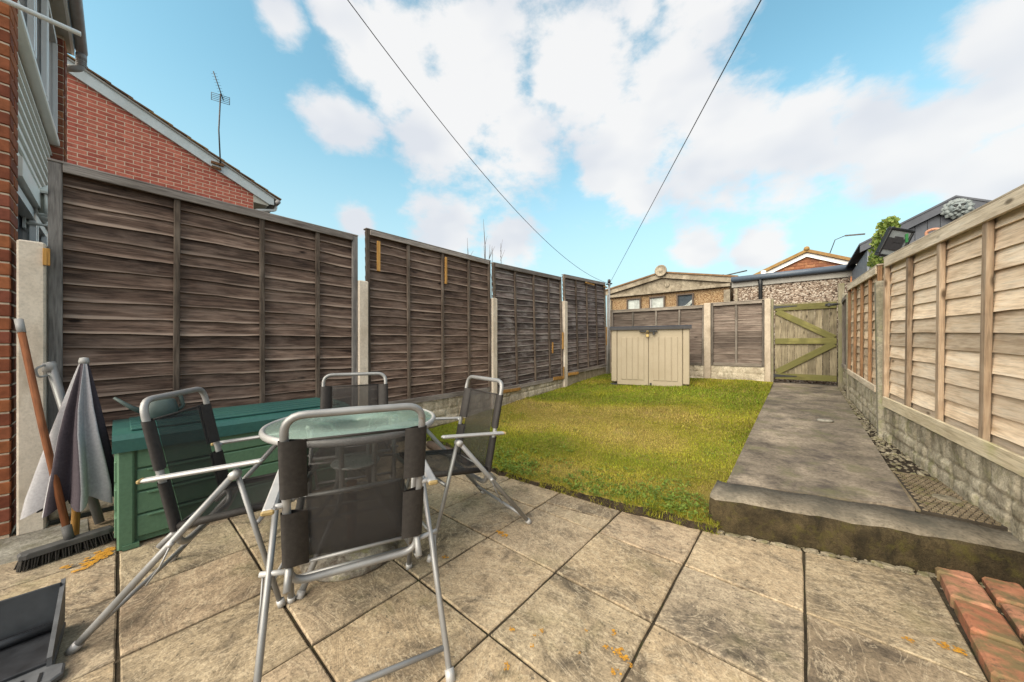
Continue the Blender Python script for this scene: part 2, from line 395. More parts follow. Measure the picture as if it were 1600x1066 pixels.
MT = dict(
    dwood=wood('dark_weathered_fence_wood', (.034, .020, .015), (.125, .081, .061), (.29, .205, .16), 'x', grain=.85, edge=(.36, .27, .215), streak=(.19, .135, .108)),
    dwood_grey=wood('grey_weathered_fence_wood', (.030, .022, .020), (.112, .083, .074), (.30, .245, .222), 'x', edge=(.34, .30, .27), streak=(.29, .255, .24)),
    dbatten=wood('dark_fence_batten', (.05, .036, .028), (.115, .086, .066), (.20, .16, .128), 'z', knots=False),
    dbatten_grey=wood('grey_fence_batten', (.13, .118, .110), (.26, .24, .225), (.40, .375, .352), 'z', knots=True),
    drail=wood('grey_fence_rail', (.12, .10, .088), (.25, .218, .195), (.38, .34, .31), 'x', knots=True),
    drail_br=wood('brown_fence_rail', (.06, .045, .034), (.13, .10, .078), (.22, .18, .14), 'x', knots=True),
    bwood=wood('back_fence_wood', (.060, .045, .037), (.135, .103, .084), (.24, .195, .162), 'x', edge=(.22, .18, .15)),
    brail=wood('back_fence_rail', (.10, .085, .07), (.20, .17, .14), (.30, .26, .22), 'x', knots=False),
    bbat=wood('back_fence_batten', (.075, .062, .052), (.14, .12, .10), (.22, .19, .165), 'z', knots=False),
    lwood=wood('pale_larch_fence_wood', (.46, .325, .205), (.72, .565, .405), (.82, .70, .55), 'x', grain=.35, bumps=.35),
    lwood_red=wood('tan_fence_wood', (.42, .285, .175), (.64, .475, .315), (.74, .60, .44), 'x', grain=.35, bumps=.35),
    lbat=wood('tan_fence_batten', (.20, .135, .085), (.34, .245, .165), (.46, .355, .255), 'z', grain=.4, knots=True),
    lbat_red=wood('ruddy_fence_batten', (.16, .088, .045), (.27, .155, .082), (.37, .23, .135), 'z', grain=.4, knots=False),
    lrail=wood('pale_fence_rail', (.36, .285, .195), (.56, .465, .345), (.68, .59, .465), 'x', grain=.4),
    lrail_gr=wood('mossy_fence_rail', (.34, .275, .175), (.53, .445, .305), (.64, .56, .41), 'x', grain=.4, streak=(.40, .385, .16)),
    newwood=wood('fresh_orange_timber', (.25, .12, .03), (.42, .22, .06), (.52, .30, .10), 'z', knots=False),
    gate=wood('gate_board_wood', (.105, .085, .055), (.21, .175, .115), (.31, .265, .185), 'z', green=None),
    gate_g=wood('mossy_gate_rail', (.075, .066, .024), (.15, .135, .045), (.23, .205, .08), 'x', knots=False, green=(.12, .112, .038)),
    gpost=wood('gate_post_timber', (.13, .11, .08), (.25, .215, .16), (.36, .32, .25), 'z', green=(.17, .16, .085)),
    cpost=concrete('concrete_post_mat', (.56, .475, .38), (.70, .615, .51), bump=.2, dirt=(.42, .345, .26), mott=.2),
    cpost_b=concrete('buff_concrete_post', (.36, .295, .225), (.48, .405, .315), bump=.2, dirt=(.26, .21, .15), mott=.3),
    cpost_r=concrete('lichened_concrete_post', (.23, .20, .145), (.40, .36, .28), bump=.3, dirt=(.13, .12, .07), green=(.22, .23, .09)),
    gboard=concrete('rockface_gravel_board', (.33, .275, .20), (.60, .53, .41), bump=.5, dirt=(.19, .16, .11), scale=1.6),
    gboard_r=concrete('weathered_gravel_board', (.24, .205, .145), (.55, .485, .36), bump=.5, dirt=(.12, .105, .065), scale=1.6, green=(.17, .165, .07)),
    gplain=concrete('plain_gravel_board', (.33, .28, .20), (.43, .375, .28), bump=.2, dirt=(.20, .165, .11)),
    path=concrete('path_concrete', (.095, .078, .062), (.30, .245, .185), bump=.9, dirt=(.066, .055, .050), scale=.8, green=(.135, .125, .07)),
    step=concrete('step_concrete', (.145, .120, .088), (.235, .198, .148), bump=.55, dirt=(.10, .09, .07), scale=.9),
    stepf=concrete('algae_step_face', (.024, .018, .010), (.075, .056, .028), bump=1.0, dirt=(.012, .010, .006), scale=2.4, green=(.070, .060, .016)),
    soil=concrete('bare_soil', (.018, .012, .008), (.055, .040, .026), bump=1.0, scale=2.5),
    bed=concrete('joint_bedding', (.030, .023, .015), (.075, .058, .037), bump=.8, scale=3, green=(.04, .042, .012)),
    rubble=concrete('rubble_stone', (.15, .125, .085), (.34, .29, .21), bump=.6, scale=3, dirt=(.07, .06, .035), green=(.16, .15, .06)),
    cement=concrete('cement_patch', (.20, .18, .15), (.36, .34, .29), bump=.4, scale=1.4, dirt=(.14, .13, .085)),
    slab=slab_mat(),
    lawnsoil=concrete('lawn_thatch', (.14, .115, .018), (.26, .21, .045), bump=1.0, scale=1.2, dirt=(.24, .165, .06)),
    steel=metal_paint(),
    rust=plain('rusty_steel', (.16, .075, .03), .8, .2, .4),
    rustend=plain('tan_end_cap', (.34, .24, .10), .6, 0, .25),
    mesh=fabric(),
    hem=plain('dark_sling_hem', (.026, .022, .020), .7, 0, .3, scale=60, bump=.2),
    tglass=frosted(),
    rimwhite=plain('pale_table_rim', (.40, .39, .38), .4, .2, .1),
    boxbody=plain('green_box_plastic', (.085, .165, .100), .5, 0, .12, scale=60, bump=.12, dirt=(.075, .155, .085)),
    boxlid=plain('teal_box_lid', (.026, .090, .080), .42, 0, .15, scale=60, bump=.12, dirt=(.035, .115, .088)),
    shedp=plain('beige_shed_plastic', (.33, .275, .195), .6, 0, .06, scale=60, bump=.1, dirt=(.29, .24, .165)),
    darkpl=plain('dark_grey_plastic', (.030, .028, .030), .5, 0, .2),
    blackpl=plain('black_dustpan_plastic', (.020, .021, .024), .42, 0, .4, dirt=(.055, .057, .062)),
    flangepl=plain('scuffed_grey_plastic', (.085, .087, .092), .6, 0, .3),
    canpl=plain('grey_green_can_plastic', (.055, .078, .072), .5, 0, .15),
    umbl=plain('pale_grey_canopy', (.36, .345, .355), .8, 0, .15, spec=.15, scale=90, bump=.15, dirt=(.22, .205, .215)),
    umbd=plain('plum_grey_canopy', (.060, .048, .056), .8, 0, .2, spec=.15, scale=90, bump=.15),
    handle=wood('varnished_broom_handle', (.09, .030, .013), (.17, .062, .026), (.25, .105, .05), 'z', knots=False),
    bristle=plain('dark_bristles', (.030, .026, .022), .9, 0, .5, scale=200),
    broomhead=plain('grey_broom_stock', (.075, .072, .070), .7, 0, .25),
    wpvc=plain('white_upvc', (.84, .84, .82), .35, 0, .03, dirt=(.78, .78, .74)),
    cladw=plain('cream_cladding', (.84, .82, .75), .45, 0, .03, dirt=(.76, .74, .66)),
    greypvc=plain('grey_gutter_plastic', (.33, .32, .31), .5, 0, .08, dirt=(.24, .23, .21)),
    barge=plain('pale_blue_bargeboard', (.50, .55, .56), .6, 0, .06, dirt=(.42, .45, .44)),
    soffit=plain('cream_soffit', (.46, .44, .38), .6, 0, .05),
    wdark=plain('window_glass', (.045, .055, .065), .06, 0, .2, spec=.8),
    mortar=plain('pale_mortar', (.62, .50, .37), .95, 0, .15, scale=60, bump=.4),
    brick_own=brick_mat('orange_red_brick', [(0, (.19, .058, .034)), (.35, (.29, .095, .045)), (.65, (.38, .135, .055)), (1, (.24, .075, .05))]),
    brick_w=brick_mat('flecked_red_brick', [(0, (.16, .058, .04)), (.4, (.27, .085, .048)), (.7, (.38, .14, .055)), (1, (.20, .075, .055))], white=.9),
    brick_gb=brick_mat('gable_red_brick', [(0, (.41, .105, .075)), (.5, (.48, .135, .092)), (1, (.54, .17, .115))]),
    brick_floor=brick_mat('salmon_edging_brick', [(0, (.36, .145, .08)), (.5, (.43, .185, .105)), (1, (.47, .225, .14))], bump=.9, moss=(.15, .125, .06)),
    tile=brick_mat('roof_tile_brown', [(0, (.14, .085, .05)), (.5, (.21, .125, .065)), (1, (.28, .17, .06))]),
    bhouse=brick_mat('far_brick', [(0, (.17, .075, .05)), (.5, (.29, .12, .06)), (1, (.34, .17, .09))]),
    greyshed=plain('grey_painted_board', (.058, .063, .078), .65, 0, .1, dirt=(.05, .054, .066)),
    greyshed_l=plain('grey_shed_side', (.15, .16, .18), .65, 0, .08),
    lead=plain('lead_grey_mask', (.20, .225, .225), .55, .1, .3, scale=30, dirt=(.12, .135, .135)),
    gutterd=plain('slate_blue_gutter', (.075, .095, .125), .4, 0, .08),
    fascia=plain('grey_fascia', (.28, .265, .24), .7, 0, .08),
    wire=plain('dark_wire', (.03, .03, .032), .6, 0, .1),
    twig=plain('bare_twig_bark', (.09, .065, .05), .9, 0, .2),
    black=plain('black_metal', (.014, .014, .015), .45, 0, .2),
    chain=plain('antenna_metal', (.05, .045, .042), .5, .4, .3),
    iron=concrete('rusty_iron_cover', (.13, .098, .062), (.25, .195, .13), bump=.4, scale=2, green=(.14, .13, .05)),
    grass=attr_grass(),
    ivy=leaf_mat('yellow_green_ivy', [(.35, (.10, .17, .03)), (.55, (.24, .30, .065)), (.7, (.36, .38, .12))]),
    weed=leaf_mat('clover_leaf', [(.35, (.105, .165, .022)), (.6, (.19, .26, .04)), (.75, (.29, .35, .09))]),
    curtain=plain('pale_curtain', (.36, .38, .36), .9, 0, .3, scale=9),
)
def pebbledash(name, stops, scale=55):
    g = G(name); v = g.vec('World')
    vo = g.N.new('ShaderNodeTexVoronoi'); g.L.new(v, vo.inputs['Vector']); vo.inputs['Scale'].default_value = scale
    sp = g.N.new('ShaderNodeSeparateColor'); g.L.new(vo.outputs['Color'], sp.inputs[0])
    c = g.ramp(sp.outputs[0], stops); big = g.noise(v, 2, 4, .6)
    c = g.mix(.6, c, g.ramp(big, [(.3, .7), (.7, 1.15)]), 'MULTIPLY')
    g.set(col=c, rough=.9, spec=.2, normal=g.bump(g.math('SUBTRACT', 1.0, vo.outputs['Distance']), .9, .02)); return g.m
MT['dash_p'] = pebbledash('pebbledash_pink_grey', [(0, (.07, .05, .038)), (.3, (.19, .135, .10)), (.65, (.33, .26, .205)), (1, (.50, .44, .37))], 42)
MT['dash_o'] = pebbledash('pebbledash_tan', [(0, (.16, .09, .045)), (.4, (.30, .185, .095)), (.7, (.40, .27, .15)), (1, (.48, .36, .22))], 75)
def lichen_mat():
    g = G('orange_lichen'); n = g.noise(g.vec('World'), 160, 4, .7); n2 = g.noise(g.vec('World'), 40, 3, .6)
    g.set(col=g.ramp(n2, [(.3, (.36, .17, .03)), (.7, (.60, .30, .035))]), rough=.9, spec=.1, alpha=g.ramp(n, [(.36, 0.0), (.46, .9)])); return g.m
MT['lichen'] = lichen_mat()
MT['dirtcon'] = concrete('stained_garage_concrete', (.20, .165, .12), (.38, .325, .245), dirt=(.12, .095, .065), bump=.3, scale=.8)

# ------------------------------------------------------------------ levels of the ground
def lawn_z(y): return .015+.073*(y-2.1)
def path_z(y): return .195+.046*(y-2.65)
def lawn_front(x):
    xs = [-3.6, -2.8, -1.9, -1.48, -.9, -.42]; ys = [2.30, 2.24, 2.06, 2.10, 2.13, 2.22]
    return float(np.interp(x, xs, ys))
def kerb_front(x): return 2.26+.28*(x+.40)

g = MB(); g.add([(-300,-300,-.10),(300,-300,-.10),(300,300,-.10),(-300,300,-.10)], [(0,1,2,3)])
tag(obj('ground', g, MT['soil']), kind='structure')

# ------------------------------------------------------------------ patio and its slabs
b = MB(); b.prism([(-3.9,-1.4),(1.3,-1.4),(1.3,2.9),(-3.9,2.5)], -.09, -.010)
patio = tag(obj('patio', b, MT['bed']), kind='structure')
XL = [-3.42, -3.145, -2.693, -2.241, -1.790, -1.339, -.887, -.435, .017, .468]
YL = [-.90, -.45, 0, .452, .904, 1.356, 1.808]
def slab(poly, tilt=True):
    cx = sum(p[0] for p in poly)/len(poly); cy = sum(p[1] for p in poly)/len(poly)
    m = MB(); dense = []
    n = len(poly)
    for i in range(n):                                    # hand-dressed, slightly wandering edges
        a, c = Vector(poly[i]), Vector(poly[(i+1) % n]); L = (c-a).length; k = max(1, int(L/.09)); nv = Vector((-(c-a).y, (c-a).x)).normalized()
        for j in range(k):
            p = a.lerp(c, j/k)
            if j: p = p+nv*random.uniform(-.0012, .0032)
            else:
                p = p+(Vector((cx, cy))-p).normalized()*.003
            dense.append((p.x-cx, p.y-cy))
    m.prism(dense, -.045, 0, .004)
    o = obj('slab', m, MT['slab'], patio, (cx, cy, random.uniform(-.002, .0015)))
    if tilt: o.rotation_euler = (random.uniform(-.0035, .0035), random.uniform(-.0035, .0035), random.uniform(-.003, .003))
    return o
J = .0036
for i in range(len(XL)-1):
    x0, x1 = XL[i]+J, XL[i+1]-J
    for j in range(len(YL)-1):
        y0, y1 = YL[j]+J, YL[j+1]-J
        if i == 3 and j == 0: pass
        slab([(x0,y0),(x1,y0),(x1,y1),(x0,y1)])
    fr = kerb_front if x0 > -.44 else lawn_front
    y0 = YL[-1]+J
    if i == 5:                                            # the column with two narrow cut strips
        slab([(x0,y0),(x1,y0),(x1,1.975),(x0,1.91)]); slab([(x0,1.918),(x1,1.983),(x1,fr(x1)),(x0,fr(x0))])
    elif i in (7, 8): slab([(x0,y0),(x1,y0),(x1,fr(x1)-.035),(x0,fr(x0)-.035)])
    else: slab([(x0,y0),(x1,y0),(x1,fr(x1)+.004),(x0,fr(x0)+.004)])
# old cement haunch along the step and rubble in it
for k in range(13):
    x = -.36+k*.068; y = kerb_front(x)-.02; s = random.uniform(.018, .034)
    m = MB(); pts = [(math.cos(a)*s*random.uniform(.75, 1.2)*1.5, math.sin(a)*s*random.uniform(.5, .8)) for a in np.linspace(0, 2*math.pi, 7)[:-1]]
    m.prism(pts, -.02, random.uniform(.002, .012), .004)
    obj('mortar_chip', m, MT['rubble'], patio, (x, y, 0), (0, 0, .28+random.uniform(-.3, .3)))
# cement-filled strip at the house corner
m = MB(); m.prism([(-3.37,-.47),(-3.0,-.47),(-2.96,-.14),(-3.05,-.10),(-3.37,-.12)], -.02, .006, .005); obj('cement_patch', m, MT['cement'], patio)

# salmon brick edging at the right
ed = tag(thing('brick_edging', 'two rows of salmon red edging bricks set beside the step', 'edging', (0, 0, 0)), )
for r, (xx, w) in enumerate(((.545, .115), (.685, .11), (.82, .11))):
    y = 2.545+r*.045
    k = 0
    while y > 1.0:
        Lb = .09 if (r == 0 and k == 0) else .212+random.uniform(-.01, .01)
        m = MB(); m.box((0,0,0), (w, Lb-.008, .075), bev=.009)
        obj('brick', m, MT['brick_floor'], ed, (xx+random.uniform(-.004, .004)-.02*k*.25, y-Lb/2, .004-.012*r+random.uniform(-.004, .004)), (random.uniform(-.02, .02), random.uniform(-.02, .02), -.05+random.uniform(-.025, .025)))
        y -= Lb; k += 1

# ------------------------------------------------------------------ step, path, cover, soil strip
def step_mesh():
    prof = [(.0, -.06), (.0, .05), (.004, .11), (.012, .145), (.03, .172), (.06, .186), (.10, .190), (.285, .196), (.285, -.06)]
    n = 40; vs = []; fs = []; mi = []
    for i in range(n+1):
        t = i/n; x = -.41+t*1.30; yb = kerb_front(x); e = (1-.35*max(0, 1-t*16))
        lo = 0.0 if t < .85 else 0.0
        for k, (dy, z) in enumerate(prof):
            w = .006*math.sin(x*31+k)+.004*math.sin(x*77+2*k) if k < 7 else 0
            vs.append((x+.0, yb+dy-.08*0+w+(.02 if i in (0,) else 0), z-.012*t*(z > 0)+.003*math.sin(x*23)*(z > .1)))
    q = len(prof)
    for i in range(n):
        for k in range(q-1):
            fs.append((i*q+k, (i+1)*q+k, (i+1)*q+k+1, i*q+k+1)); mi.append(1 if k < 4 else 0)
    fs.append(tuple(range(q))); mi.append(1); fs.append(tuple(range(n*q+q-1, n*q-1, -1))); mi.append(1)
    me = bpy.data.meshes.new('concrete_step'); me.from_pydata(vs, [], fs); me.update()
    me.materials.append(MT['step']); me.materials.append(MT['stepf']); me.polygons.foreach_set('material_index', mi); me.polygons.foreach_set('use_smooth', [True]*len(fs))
    return me
st = link('concrete_step', step_mesh()); tag(st, 'mossy round-nosed concrete step between the patio and the path', 'step')

def sheet(name, poly, zf, mat, nx=1, ny=20, thick=.12):
    """strip between left edge poly[0..1] and right edge poly[2..3], following the slope zf(y)"""
    (xa, ya), (xb, yb), (xc, yc), (xd, yd) = poly; vs = []; fs = []
    for j in range(ny+1):
        t = j/ny
        l = (xa+(xb-xa)*t, ya+(yb-ya)*t); r = (xd+(xc-xd)*t, yd+(yc-yd)*t)
        vs += [(l[0], l[1], zf(l[1])), (r[0], r[1], zf(r[1])), (l[0], l[1], zf(l[1])-thick), (r[0], r[1], zf(r[1])-thick)]
    for j in range(ny):
        a = j*4; c = a+4
        fs += [(a, a+1, c+1, c), (a+2, a, c, c+2), (a+1, a+3, c+3, c+1), (a+2, c+2, c+3, a+3)]
    fs += [(0, 2, 3, 1), (ny*4, ny*4+1, ny*4+3, ny*4+2)]
    me = bpy.data.meshes.new(name); me.from_pydata(vs, [], fs); me.update(); return me
pb = MB(); pb.add([(-.34,2.6,.05),(.44,2.8,.05),(.44,7.6,.3),(-.34,7.6,.3)], [(0,1,2,3)])
path = tag(obj('path', pb, MT['bed']), kind='structure')
link('path_slab', sheet('path_slab', [(-.36,2.572),(-.352,5.30),(.468,5.30),(.475,2.803)], path_z, None), MT['path'], path)
link('path_slab', sheet('path_slab', [(-.352,5.332),(-.345,7.75),(.462,7.75),(.468,5.332)], lambda y: path_z(y)-.004, None), MT['path'], path)
# soil strip to the right of the path
sp_ = link('soil_strip', sheet('soil_strip', [(.478,2.78),(.465,7.6),(.72,7.6),(.90,2.6)], lambda y: path_z(y)-.035, None), MT['soil']); tag(sp_, kind='structure')
vs, fs = [], []
def pebble(p, s):
    o = len(vs); h = random.uniform(.35, .7)
    for z, q in ((-.3, .8), (.25, 1.0), (1.0, .55)):
        for k in range(5):
            a = 2*math.pi*k/5+random.uniform(-.25, .25); vs.append((p[0]+math.cos(a)*s*q, p[1]+math.sin(a)*s*q*1.1, p[2]+z*s*h))
    for r in range(2):
        for k in range(5): l = (k+1) % 5; fs.append((o+r*5+k, o+r*5+l, o+r*5+5+l, o+r*5+5+k))
    fs.append(tuple(o+10+k for k in range(5)))
for _ in range(900):
    y = random.uniform(3.52, 7.5); xr = float(np.interp(y, [2.7, 4.58, 6.59, 7.6], [.80, .61, .55, .52])); x = random.uniform(.48, max(.5, xr))
    pebble((x, y, path_z(y)-.033), random.choice([.006, .009, .013, .018]))
for _ in range(60):
    x = random.uniform(.60, .80); pebble((x, 3.5-random.random()*.7, .185), random.choice([.005, .008, .012]))
for _ in range(260):
    x = random.uniform(-.40, .75); pebble((x, kerb_front(x)-random.uniform(0, .05), 0), random.choice([.003, .005, .008]))
for _ in range(160):
    x = random.uniform(.47, .9); pebble((x, random.uniform(1.6, 2.5), -.012+.02*(x > .6)), random.choice([.004, .007, .01]))
me = bpy.data.meshes.new('loose_stones'); me.from_pydata(vs, [], fs); me.update(); tag(link('loose_stones', me, MT['rubble']), 'loose stones and rubble beside the path', 'rubble', kind='stuff')
# drain cover
cv = thing('drain_cover', 'rusty chequered iron drain cover set in the path beside the right fence', 'drain cover', (0, 0, 0))
c0 = [(.482, 2.775), (.482, 3.50), (.72, 3.50), (.79, 2.80)]
m = MB(); m.prism(c0, .16, .200, .003); obj('plate', m, plain('dark_iron_recess', (.035, .027, .018), .9, 0, .3), cv)
m = MB()
for (a, c) in ((c0[0], c0[1]), (c0[1], c0[2])):
    d = Vector(c)-Vector(a); mid = (Vector(a)+Vector(c))/2; m.box((mid.x, mid.y, .200), (.016 if abs(d.x) < .1 else d.length, d.length if abs(d.x) < .1 else .016, .014))
obj('frame', m, MT['iron'], cv)
m = MB()
for i in range(10):
    for j in range(23):
        x = .512+i*.025+(j % 2)*.0125; y = 2.80+j*.0305
        if x < .700+.06*(3.5-y)/.7: m.box((x, y, .2025), (.019, .012, .007), (0, 0, .5 if (i+j) % 2 else -.5))
tag(obj('tread_pattern', m, MT['iron'], cv), kind='stuff')
m = MB(); m.lathe([(.055, .199), (.055, .2075), (.045, .2095), (.002, .2095)], 20, (.64, 3.08, 0)); obj('lifting_boss', m, MT['rubble'], cv)
# flat stone left on the path
m = MB(); m.lathe([(.05, 0), (.06, .012), (.045, .024), (.002, .026)], 9, (0,0,0), wob=lambda i, a: 1+.25*math.sin(2*a+1)+.1*math.sin(5*a))
tag(obj('flat_stone', m, MT['cement'], None, (.20, 4.75, path_z(4.75))), 'small pale flat stone lying on the grey path', 'stone')

# ------------------------------------------------------------------ lawn
def lawn():
    nx, ny = 44, 70; vs = []; fs = []
    for j in range(ny+1):
        for i in range(nx+1):
            x = -3.44+i/nx*(3.44-.362); f = lawn_front(x)+.012*math.sin(x*17)+.008*math.sin(x*41); y = f+(7.56-f)*(j/ny)**1.5
            vs.append((x, y, lawn_z(y)+.022+.008*math.sin(x*4.1+y*2.3)+.005*math.sin(x*11-y*7)-(.05, .022, .006, 0)[min(j, 3)]))
    for j in range(ny):
        for i in range(nx): a = j*(nx+1)+i; fs.append((a, a+1, a+nx+2, a+nx+1))
    o = len(vs)
    for i in range(nx+1): p = vs[i]; vs.append((p[0], p[1]+.01, -.05))
    for i in range(nx): fs.append((o+i, o+i+1, i+1, i))
    me = bpy.data.meshes.new('lawn'); me.from_pydata(vs, [], fs); me.update(); me.materials.append(MT['lawnsoil']); me.materials.append(MT['soil'])
    mi = [0]*(nx*ny)+[1]*nx
    for i in range(nx*2): mi[i] = 1
    me.polygons.foreach_set('material_index', mi); me.polygons.foreach_set('use_smooth', [True]*len(fs))
    return me
tag(link('lawn', lawn()), kind='structure')
def smooth_noise(x, y, seed):
    r = np.random.default_rng(seed); v = np.zeros_like(x)
    for k in range(14):
        a = r.uniform(0, 2*math.pi); f = r.uniform(.9, 6.5); v += np.sin((x*math.cos(a)+y*math.sin(a))*f+r.uniform(0, 6.28))/(f**.55)
    return v/np.std(v)
def grass():
    X, Y, LN, WD = [], [], [], []
    for y0, y1, dens, ln, wd in ((1.98, 2.9, 42000, .020, .0024), (2.9, 4.0, 22000, .021, .0032), (4.0, 5.6, 10500, .026, .0048), (5.6, 7.5, 6000, .028, .0066)):
        n = int((y1-y0)*3.07*dens); X.append(rng.uniform(-3.42, -.35, n)); Y.append(rng.uniform(y0, y1, n)); LN.append(ln*rng.uniform(.5, 1.35, n)); WD.append(wd*rng.uniform(.7, 1.3, n))
    x = np.concatenate(X); y = np.concatenate(Y); ln = np.concatenate(LN); wd = np.concatenate(WD)
    fr = np.interp(x, [-3.6, -2.8, -1.9, -1.48, -.9, -.42], [2.30, 2.24, 2.06, 2.10, 2.13, 2.22])-.014+.020*np.abs(np.sin(x*23)*np.sin(x*7.3))
    k = y > fr; x, y, ln, wd, fr = x[k], y[k], ln[k], wd[k], fr[k]; n = len(x)
    pz = smooth_noise(x, y, 5); px = smooth_noise(x, y, 9); pf = smooth_noise(x*3, y*3, 21)
    bare = (pz*.6+pf*.5 > 1.35) & (rng.random(n) < .7); keep = ~bare; x, y, ln, wd, fr, pz, px, pf = [a[keep] for a in (x, y, ln, wd, fr, pz, px, pf)]; n = len(x)
    dry = 1/(1+np.exp(-(pz*1.1+pf*.5+1.15*np.exp(-((x+2.1)**2/1.1+(y-4.7)**2/1.6))+.9*np.exp(-((x+.95)**2/.25+(y-4.0)**2/1.6))-1.5*np.exp(-(y-fr)/.42)-.35*np.exp(-(x+3.42)/.35)-.45)*1.3))
    dry = np.clip(dry+rng.normal(0, .17, n), 0, 1)
    edge = np.exp(-(x+.36)*-1/.12)
    z = .015+.073*(y-2.1)+.020+.008*np.sin(x*4.1+y*2.3)+.005*np.sin(x*11-y*7)
    z = z-.045*np.clip(1-(y-fr)/.028, 0, 1)
    ln = ln*(1+.9*np.exp(-(y-fr)/.05)*rng.random(n))*(1+.5*np.clip(pf, 0, 2)*(rng.random(n) < .5))*(1-.35*dry)
    az = rng.uniform(0, 2*math.pi, n); lean = rng.uniform(.25, 1.35, n)
    dx, dy = np.cos(az), np.sin(az); sx, sy = -dy*wd/2, dx*wd/2
    hx, hz = ln*np.sin(lean), ln*np.cos(lean)
    V = np.empty((n, 5, 3), np.float32)
    V[:, 0] = np.stack([x-sx, y-sy, z], 1); V[:, 1] = np.stack([x+sx, y+sy, z], 1)
    mx, my, mz = x+dx*hx*.4, y+dy*hx*.4, z+hz*.65
    V[:, 2] = np.stack([mx+sx*.8, my+sy*.8, mz], 1); V[:, 3] = np.stack([mx-sx*.8, my-sy*.8, mz], 1)
    V[:, 4] = np.stack([x+dx*hx, y+dy*hx, z+hz], 1)
    green = np.array([.160, .225, .018]); yel = np.array([.365, .345, .028]); straw = np.array([.50, .37, .12])
    t = dry[:, None]; c = np.where(t < .5, green*(1-t*2)+yel*(t*2), yel*(2-2*t)+straw*(2*t-1))
    c = c*rng.uniform(.5, 1.4, n)[:, None]*(1+.12*np.clip(px, -1.5, 1.5))[:, None]
    me = bpy.data.meshes.new('grass')
    me.vertices.add(n*5); me.vertices.foreach_set('co', V.ravel())
    base = np.arange(n)*5
    loops = np.empty((n, 7), np.int32)
    for q, o in enumerate((0, 1, 2, 3, 3, 2, 4)): loops[:, q] = base+o
    me.loops.add(n*7); me.loops.foreach_set('vertex_index', loops.ravel())
    me.polygons.add(n*2); ls = np.empty((n, 2), np.int32); ls[:, 0] = np.arange(n)*7; ls[:, 1] = ls[:, 0]+4
    me.polygons.foreach_set('loop_start', ls.ravel())
    me.update(calc_edges=True); me.validate()
    at = me.color_attributes.new('Col', 'FLOAT_COLOR', 'POINT')
    cc = np.ones((n, 5, 4), np.float32); cc[:, :, :3] = np.clip(c, 0, 1)[:, None, :]; at.data.foreach_set('color', cc.ravel())
    return me
tag(link('grass', grass(), MT['grass']), 'short patchy green and straw coloured lawn grass', 'grass', kind='stuff')
# clover and broad-leaved weeds along the front of the lawn
vs, fs = [], []
for _ in range(420):
    if random.random() < .8: cx = random.choice([-1.15, -.75, -.55, -1.75, -2.0])+random.gauss(0, .14); cy = lawn_front(cx)+abs(random.gauss(.12, .16))+.02
    else: cx = random.uniform(-3.2, -.5); cy = lawn_front(cx)+abs(random.gauss(.3, .5))
    if cx > -.4: continue
    z = lawn_z(cy)+.03
    for k in range(random.randint(5, 10)):
        a = random.uniform(0, 6.28); r = random.uniform(.004, .035); px, py = cx+math.cos(a)*r, cy+math.sin(a)*r; s = random.uniform(.006, .016); zz = z+random.uniform(-.004, .018)
        d = Vector((math.cos(a), math.sin(a), random.uniform(-.2, .6))).normalized(); w = Vector((-math.sin(a), math.cos(a), random.uniform(-.2, .2)))
        p = Vector((px, py, zz)); o = len(vs)
        vs += [p, p+d*s+w*s*.6, p+d*s*2.1, p+d*s-w*s*.6]; fs.append((o, o+1, o+2, o+3))
me = bpy.data.meshes.new('lawn_weeds'); me.from_pydata(vs, [], fs); me.update(); tag(link('lawn_weeds', me, MT['weed']), 'clover and small broad-leaved weeds in the lawn front', 'weeds', kind='stuff')
# timber log edging left lying against the lawn corner
m = MB(); m.tube([(-2.95,2.12,.045),(-2.6,2.08,.05),(-2.25,2.05,.045)], [.04,.045,.04], 9); tag(obj('edging_log', m, MT['twig']), 'short old log lying between the patio and the lawn behind the table', 'log')

# orange lichen on the slabs
vs, fs = [], []
def lich(x, y, r, n=16):
    for _ in range(n):
        px, py = x+random.gauss(0, r*.55), y+random.gauss(0, r*.55); s = r*random.uniform(.10, .42); o = len(vs); k = 9
        for q in range(k):
            a = 2*math.pi*q/k; w = s*random.uniform(.8, 1.1); vs.append((px+math.cos(a)*w, py+math.sin(a)*w, .0045+random.uniform(0, .0006)))
        fs.append(tuple(o+q for q in range(k)))
LICH = [
    (-2.719, -0.072, 0.060), (-2.691, -0.101, 0.040), (-2.731, -0.041, 0.035), (-1.298, 1.424, 0.022), (-1.270, 1.431, 0.018), (-1.371, 1.079, 0.012), (-0.528, 1.209, 0.012), (-0.486, 1.141, 0.018), (-0.461, 1.137, 0.014), (-0.466, 1.067, 0.015), (-0.524, 1.135, 0.010), (-0.829, 0.971, 0.010), (-0.741, 1.039, 0.009), (-0.746, 1.005, 0.007), (-0.729, 0.963, 0.008), (-0.748, 0.846, 0.012), (-0.614, 1.147, 0.006), (-0.434, 1.123, 0.008), (0.429, 1.923, 0.020), (0.395, 1.926, 0.020), (0.305, 1.884, 0.012), (-0.586, 1.049, 0.005), 
]
for x, y, r in LICH: lich(x, y, r)
me = bpy.data.meshes.new('lichen'); me.from_pydata(vs, [], fs); me.update(); tag(link('lichen', me, MT['lichen']), 'orange lichen spots on the paving slabs', 'lichen', kind='stuff')

